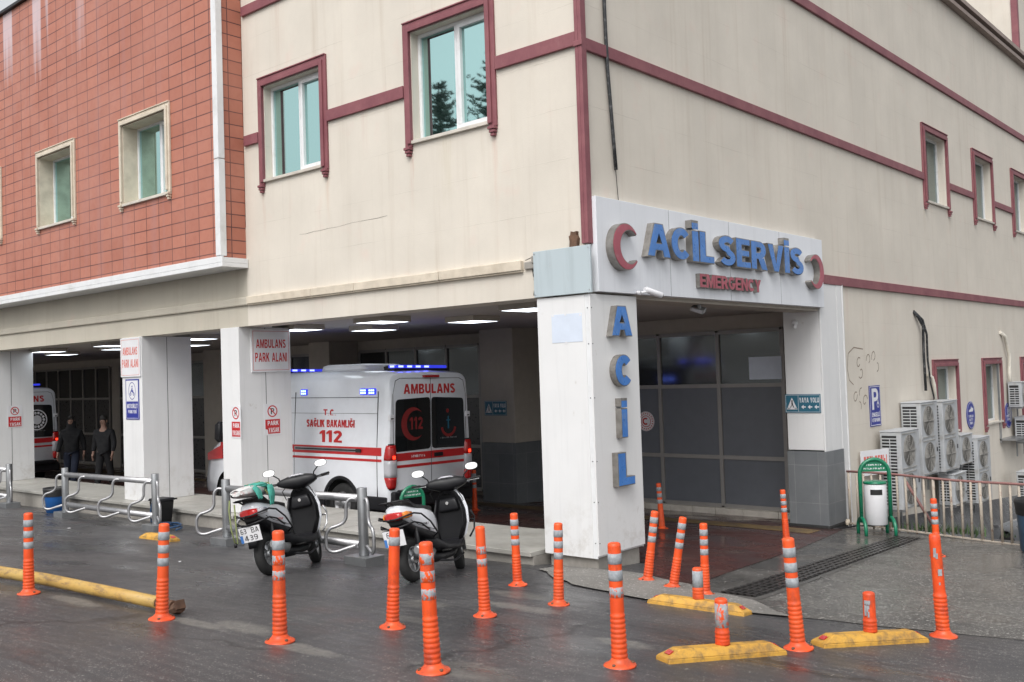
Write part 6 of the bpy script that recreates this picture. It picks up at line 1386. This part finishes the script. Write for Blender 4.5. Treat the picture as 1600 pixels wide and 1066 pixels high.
t = thing('plaster_lump', 'pale broken plaster lump at the foot of the stone pillar', 'rubble', (.12, 6.62, -.40)); lump('plaster', M['creamtrim'], [((0, 0, 0), (.03, 0, 0), (0, .03, 0), 2), ((0, 0, .04), (.05, 0, 0), (0, .045, 0), 2), ((.01, 0, .09), (.03, 0, 0), (0, .03, 0), 2)], t, 4, .01, 8)
t = thing('ground_cable', 'black cable lying on the ground between the stone pillar and the fence', 'cable', (.1, 6.4, -.42)); b = MB(); b.tube([(-.1, -.25, .0), (.05, -.1, .01), (.2, .15, .02), (.45, .25, .03), (.6, .35, .02)], .012, 8); b.build('cable', M['black'], t)
# ------------------------------------------------------------------ silver car below the fence
def car():
    t = thing('parked_car', 'silver car parked on the ramp below the fence, its front wheel showing', 'car', (0, 0, 0))
    def sec(x, hw, zb, zt, e=3.4): c = (zb+zt)/2; return ((x, 0, c), (0, hw, 0), (0, 0, (zt-zb)/2), e)
    b = MB(); b.loft([sec(4.22, .60, .38, .62), sec(4.16, .74, .25, .70), sec(4.0, .82, .20, .80), sec(3.6, .86, .18, .90), sec(3.0, .875, .18, .97), sec(2.6, .88, .18, 1.0), sec(1.2, .885, .18, 1.0), sec(.4, .87, .20, .98), sec(.1, .80, .26, .92), sec(0, .68, .36, .80)], 36)
    body = b.build('body', M['carsilver'], t); cuts = []
    for x in (.72, 3.40):
        for s in (-1, 1): c = MB(); c.cyl((x, s*.6, .31), (x, s*1.1, .31), .365, n=36); cuts.append(c.build('cut', M['black']))
    boolean_cut(body, cuts); m = body.modifiers.new('split', 'EDGE_SPLIT'); m.split_angle = R_(40)
    b = MB(); b.loft([((0+x, 0, z), (0, hw, 0), (0, 0, hh), 4) for x, z, hw, hh in ((.22, .98, .68, .04), (.55, 1.12, .68, .20), (1.0, 1.18, .69, .27), (1.8, 1.20, .69, .28), (2.3, 1.15, .69, .24), (2.75, 1.02, .70, .10), (3.0, .96, .70, .02))], 32); b.build('cabin_glass', M['vanglass'], t)
    b = MB(); b.loft([((x, 0, z), (0, hw, 0), (0, 0, .02), 4) for x, z, hw in ((.72, 1.38, .58), (1.1, 1.465, .60), (1.8, 1.485, .60), (2.15, 1.425, .59))], 24); b.build('roof', M['carsilver'], t)
    for x in (.72, 3.40):
        for s in (-1, 1):
            w_ = thing('wheel', None, None, (x, s*.78, .31)); w_.parent = t; T = Matrix.Rotation(R_(-90*s), 4, 'X')
            b = MB(T); b.lathe([(.20, -.09), (.27, -.10), (.305, -.08), (.315, -.04), (.315, .04), (.305, .08), (.27, .1), (.20, .09)], 36, cap=False); b.build('tyre', M['rubber'], w_)
            b = MB(T); b.lathe([(.205, -.05), (.205, .085), (.19, .09), (.185, .05)], 32, cap=False); b.cyl((0, 0, .02), (0, 0, .08), .05)
            for k in range(7): T2 = Matrix.Rotation(k*2*math.pi/7, 4, 'Z'); b.prism([(.04, -.028), (.19, -.018), (.19, .018), (.04, .028)], .045, .075, 0, T2)
            b.build('rim', M['chrome'], w_)
            b = MB(T); b.cyl((0, 0, .0), (0, 0, .03), .2, n=30); b.build('brake_disc', M['acdark'], w_)
    for s in (-1, 1):
        b = MB(); b.loft([((3.75, s*.80, .72), (.02, 0, 0), (0, .04, .05), 3), ((4.0, s*.73, .68), (.02, 0, 0), (0, .09, .07), 3), ((4.14, s*.6, .64), (.02, 0, 0), (0, .06, .05), 3)], 14); b.build('headlight', M['lens'], t)
        b = MB(); b.loft([((2.55, s*.95, 1.0), (.03, 0, 0), (0, .06, 0), 3), ((2.56, s*.97, 1.06), (.06, 0, 0), (0, .08, 0), 3), ((2.56, s*.96, 1.12), (.04, 0, 0), (0, .06, 0), 3)], 14); b.build('door_mirror', M['carsilver'], t)
    return t
cr = car(); ha = math.atan2(.75, -.67); dx, dy = math.cos(ha), math.sin(ha); wx, wy = 1.52, 10.1      # left front wheel
ox, oy = wx-dx*3.40+dy*.78, wy-dy*3.40-dx*.78
cr.location = (ox+.15, oy, -1.20); cr.rotation_euler = (Matrix.Rotation(ha, 3, 'Z') @ Matrix.Rotation(R_(6), 3, 'Y')).to_euler()
# ------------------------------------------------------------------ two people walking in the shade of the left bay
def skin_chain(name, mat, V, E, parent, sub=2, root=0):
    me = bpy.data.meshes.new(name); me.from_pydata([v[0] for v in V], E, []); me.materials.append(mat); o = bpy.data.objects.new(name, me); COL.objects.link(o); o.parent = parent
    m = o.modifiers.new('skin', 'SKIN'); m.use_smooth_shade = True
    for i, v in enumerate(V):
        r_ = v[1]; me.skin_vertices[0].data[i].radius = r_ if isinstance(r_, tuple) else (r_, r_); me.skin_vertices[0].data[i].use_root = (i == root)
    s = o.modifiers.new('sub', 'SUBSURF'); s.levels = s.render_levels = sub; return o
def person(label, loc, face, step, hooded, jacket, trousers):
    t = thing('person', label, 'person', loc, (0, 0, face), 'people walking under the canopy')     # faces local -y
    hz = .95
    fl_, fr_ = (.10, -.22*step, .07), (-.10, .22*step, .07); kl, kr = (.10, -.13*step-.03, .50), (-.10, .05*step-.04, .49)
    V = [((0, 0, hz), (.15, .11)), ((0, .01, 1.15), (.135, .095)), ((0, .01, 1.36), (.165, .105)), ((0, 0, 1.46), (.07, .06)), ((0, -.01, 1.55), (.052, .055)), ((0, -.015, 1.63), (.072, .088)), ((0, -.01, 1.71), (.075, .09)),
         ((.10, 0, .88), (.085, .085)), (kl, (.058, .06)), (fl_, (.038, .04)), ((.11, fl_[1]-.12, .04), (.038, .03)),
         ((-.10, 0, .88), (.085, .085)), (kr, (.058, .06)), (fr_, (.038, .04)), ((-.11, fr_[1]-.12, .04), (.038, .03)),
         ((.19, .01, 1.40), (.055, .06)), ((.25, .03+.05*step, 1.14), (.042, .042)), ((.27, -.03+.10*step, .90), (.028, .028)), ((.27, -.05+.11*step, .83), (.036, .02)),
         ((-.19, .01, 1.40), (.055, .06)), ((-.25, .03-.05*step, 1.14), (.042, .042)), ((-.27, -.08-.08*step, .90), (.028, .028)), ((-.27, -.11-.09*step, .83), (.036, .02))]
    E = [(0, 1), (1, 2), (2, 3), (3, 4), (4, 5), (5, 6), (0, 7), (7, 8), (8, 9), (9, 10), (0, 11), (11, 12), (12, 13), (13, 14), (2, 15), (15, 16), (16, 17), (17, 18), (2, 19), (19, 20), (20, 21), (21, 22)]
    for h in (18, 22):          # five fingers, slightly curled, thumb from the side of the palm
        c = Vector(V[h][0]); s = 1 if c.x > 0 else -1
        for i, (dy_, ln) in enumerate(((-.028, .075), (-.010, .085), (.009, .08), (.026, .065))):
            a = len(V); V += [((c.x, c.y+dy_, c.z-.035), .009), ((c.x-s*.006, c.y+dy_*1.05-.004, c.z-.035-ln*.5), .008), ((c.x-s*.02, c.y+dy_*1.05-.01, c.z-.035-ln), .007)]; E += [(h, a), (a, a+1), (a+1, a+2)]
        a = len(V); V += [((c.x-s*.008, c.y-.038, c.z+.0), .010), ((c.x-s*.014, c.y-.055, c.z-.035), .008)]; E += [(h, a), (a, a+1)]
    skin_chain('body', M['skin'], V, E, t)
    # face: nose, brow, ears, eyes
    b = MB(); b.loft([((0, -.095, 1.665), (.008, 0, 0), (0, .012, 0), 2), ((0, -.112, 1.64), (.014, 0, 0), (0, .018, 0), 2), ((0, -.10, 1.625), (.014, 0, 0), (0, .01, 0), 2)], 10)
    for s in (-1, 1): b.loft([((s*.076, .0, 1.62), (.008, 0, 0), (0, .012, 0), 2), ((s*.082, .0, 1.65), (.012, 0, 0), (0, .02, 0), 2), ((s*.078, 0, 1.68), (.008, 0, 0), (0, .014, 0), 2)], 8)
    b.build('nose_and_ears', M['skin'], t); b = MB()
    for s in (-1, 1): b.lathe([(0, -.010), (.010, 0), (0, .010)], 10, M=Matrix.Translation((s*.03, -.092, 1.668)))
    b.box(-.022, .022, -.093, -.086, 1.592, 1.600); b.build('eyes_and_mouth', M['hair'], t)
    # jacket
    JV = [((0, 0, .80), (.195, .16)), ((0, .01, 1.12), (.175, .13)), ((0, .01, 1.34), (.20, .14)), ((0, .01, 1.50), (.105, .10)), ((.20, .01, 1.39), (.085, .085)), ((.26, .03+.05*step, 1.13), (.068, .068)), ((.275, -.03+.10*step, .92), (.052, .052)), ((-.20, .01, 1.39), (.085, .085)), ((-.26, .03-.05*step, 1.13), (.068, .068)), ((-.275, -.08-.08*step, .92), (.052, .052))]
    JE = [(0, 1), (1, 2), (2, 3), (2, 4), (4, 5), (5, 6), (2, 7), (7, 8), (8, 9)]
    if hooded: JV += [((0, .025, 1.60), (.115, .115)), ((0, .035, 1.72), (.112, .10))]; JE += [(3, 10), (10, 11)]
    skin_chain('jacket', jacket, JV, JE, t)
    TV = [((0, 0, 1.03), (.155, .12)), ((.10, 0, .84), (.105, .105)), ((kl[0], kl[1], kl[2]), (.082, .085)), ((fl_[0], fl_[1], .12), (.07, .075)), ((-.10, 0, .84), (.105, .105)), ((kr[0], kr[1], kr[2]), (.082, .085)), ((fr_[0], fr_[1], .12), (.07, .075))]
    skin_chain('trousers', trousers, TV, [(0, 1), (1, 2), (2, 3), (0, 4), (4, 5), (5, 6)], t)
    for x, y in ((.11, fl_[1]), (-.11, fr_[1])):
        b = MB(); b.loft([((x, y+.05, .045), (.035, 0, 0), (0, 0, .045), 2.5), ((x, y, .06), (.045, 0, 0), (0, 0, .06), 2.5), ((x, y-.10, .045), (.048, 0, 0), (0, 0, .045), 2.5), ((x, y-.19, .03), (.035, 0, 0), (0, 0, .028), 2.5)], 14); b.build('shoe', M['cloth_dk'], t)
    if not hooded:
        b = MB(); b.loft([((0, .02, 1.62), (.078, 0, 0), (0, .075, 0), 2.2), ((0, .02, 1.70), (.088, 0, 0), (0, .098, 0), 2.2), ((0, .005, 1.76), (.08, 0, 0), (0, .095, 0), 2.2), ((0, .0, 1.805), (.04, 0, 0), (0, .05, 0), 2)], 18); b.build('hair', M['hair'], t)
    else:
        b = MB(); b.loft([((0, .0, 1.74), (.078, 0, 0), (0, .09, 0), 2.2), ((0, .0, 1.80), (.04, 0, 0), (0, .05, 0), 2)], 16); b.build('hair', M['hair'], t)
person('person in a dark hooded jacket walking, near the half-hidden ambulance', (-17.45, 2.25, -.28), R_(48), 1.0, True, M['cloth_dk'], M['jeans'])
person('person in dark clothes with one hand low, left of the motorcycle sign pillar', (-16.4, 2.55, -.28), R_(35), -.8, False, pm('charcoal_knit', (.016, .016, .018), .9), M['cloth_dk'])
# ------------------------------------------------------------------ conifers across the street (seen mirrored in the upper window)
def conifer(x, y, h, seed, label):
    t = thing('conifer_tree', label, 'tree', (x, y, .85), 0, 'conifers across the street'); r = random.Random(seed)
    b = MB(); b.tube([(0, 0, -.2), (.1, 0, h*.4), (0, .1, h*.8), (0, 0, h)], [.28, .2, .09, .02], 10); b.build('trunk', M['bark'], t)
    b = MB(); vs = []; fs = []
    z = h*.18
    while z < h:
        R0 = min((h-z)*.42+.45, h*.2)
        for k in range(9):
            a = r.uniform(0, 6.283); ln = R0*r.uniform(.6, 1.15); dz = -.12*ln+r.uniform(.0, .35)*ln
            n = int(ln*9)+3
            for i in range(n):
                u = (i+r.random())/n; c = Vector((math.cos(a)*ln*u, math.sin(a)*ln*u, z+dz*u+.25*u*u*ln)); w_ = .34*(1.1-u)+.1
                for q in range(2):
                    d = Vector((r.uniform(-1, 1), r.uniform(-1, 1), r.uniform(-.2, .8))).normalized(); e = d.cross(Vector((r.uniform(-1, 1), r.uniform(-1, 1), r.uniform(-1, 1)))).normalized()*.05
                    p = len(vs); L_ = w_*r.uniform(.6, 1.3); vs += [tuple(c-e), tuple(c+e), tuple(c+d*L_)]; fs.append((p, p+1, p+2))
        z += .22+.2*r.random()
    b.add(vs, fs); b.build('crown', M['leaf'], t, fix=False)
conifer(-27.2, -25, 15.8, 3, 'broad conifer across the street mirrored in the left pane of the upper window'); conifer(-23.8, -25.5, 17.0, 8, 'taller conifer across the street mirrored in the right pane of the upper window')
# weeds and litter on the ramp side of the fence
t = thing('weed_plant', 'small green weeds growing behind the bottom of the rusty fence', 'weeds', (1.4, 7.1, -.50)); b = MB(); r = random.Random(31); vs = []; fs = []
for i in range(220):
    c = Vector((r.gauss(0, .35), r.gauss(.1, .10), 0)); d = Vector((r.uniform(-.5, .5), r.uniform(-.5, .5), 1)).normalized()*r.uniform(.05, .20); e = Vector((-d.y, d.x, 0)).normalized()*.012 if d.xy.length else Vector((.012, 0, 0)); p = len(vs); vs += [tuple(c-e), tuple(c+e), tuple(c+d)]; fs.append((p, p+1, p+2))
b.add(vs, fs); b.build('leaves', M['weed'], t, fix=False)
r = random.Random(77)
for i, (x, y, q) in enumerate([(-3.7, -2.9, 'left of the first scooter'), (-5.3, -2.2, 'near the rack base box'), (-8.6, -1.9, 'in front of the empty rack')]):
    t = thing('litter_scrap', 'tiny white paper scrap on the asphalt '+q, 'litter', gpt(x, y, .004), r.uniform(0, 3)); b = MB(); b.prism([(-.02, -.01), (.025, -.012), (.03, .008), (0, .016), (-.018, .01)], 0, .004); b.build('paper', M['signwhite'], t)
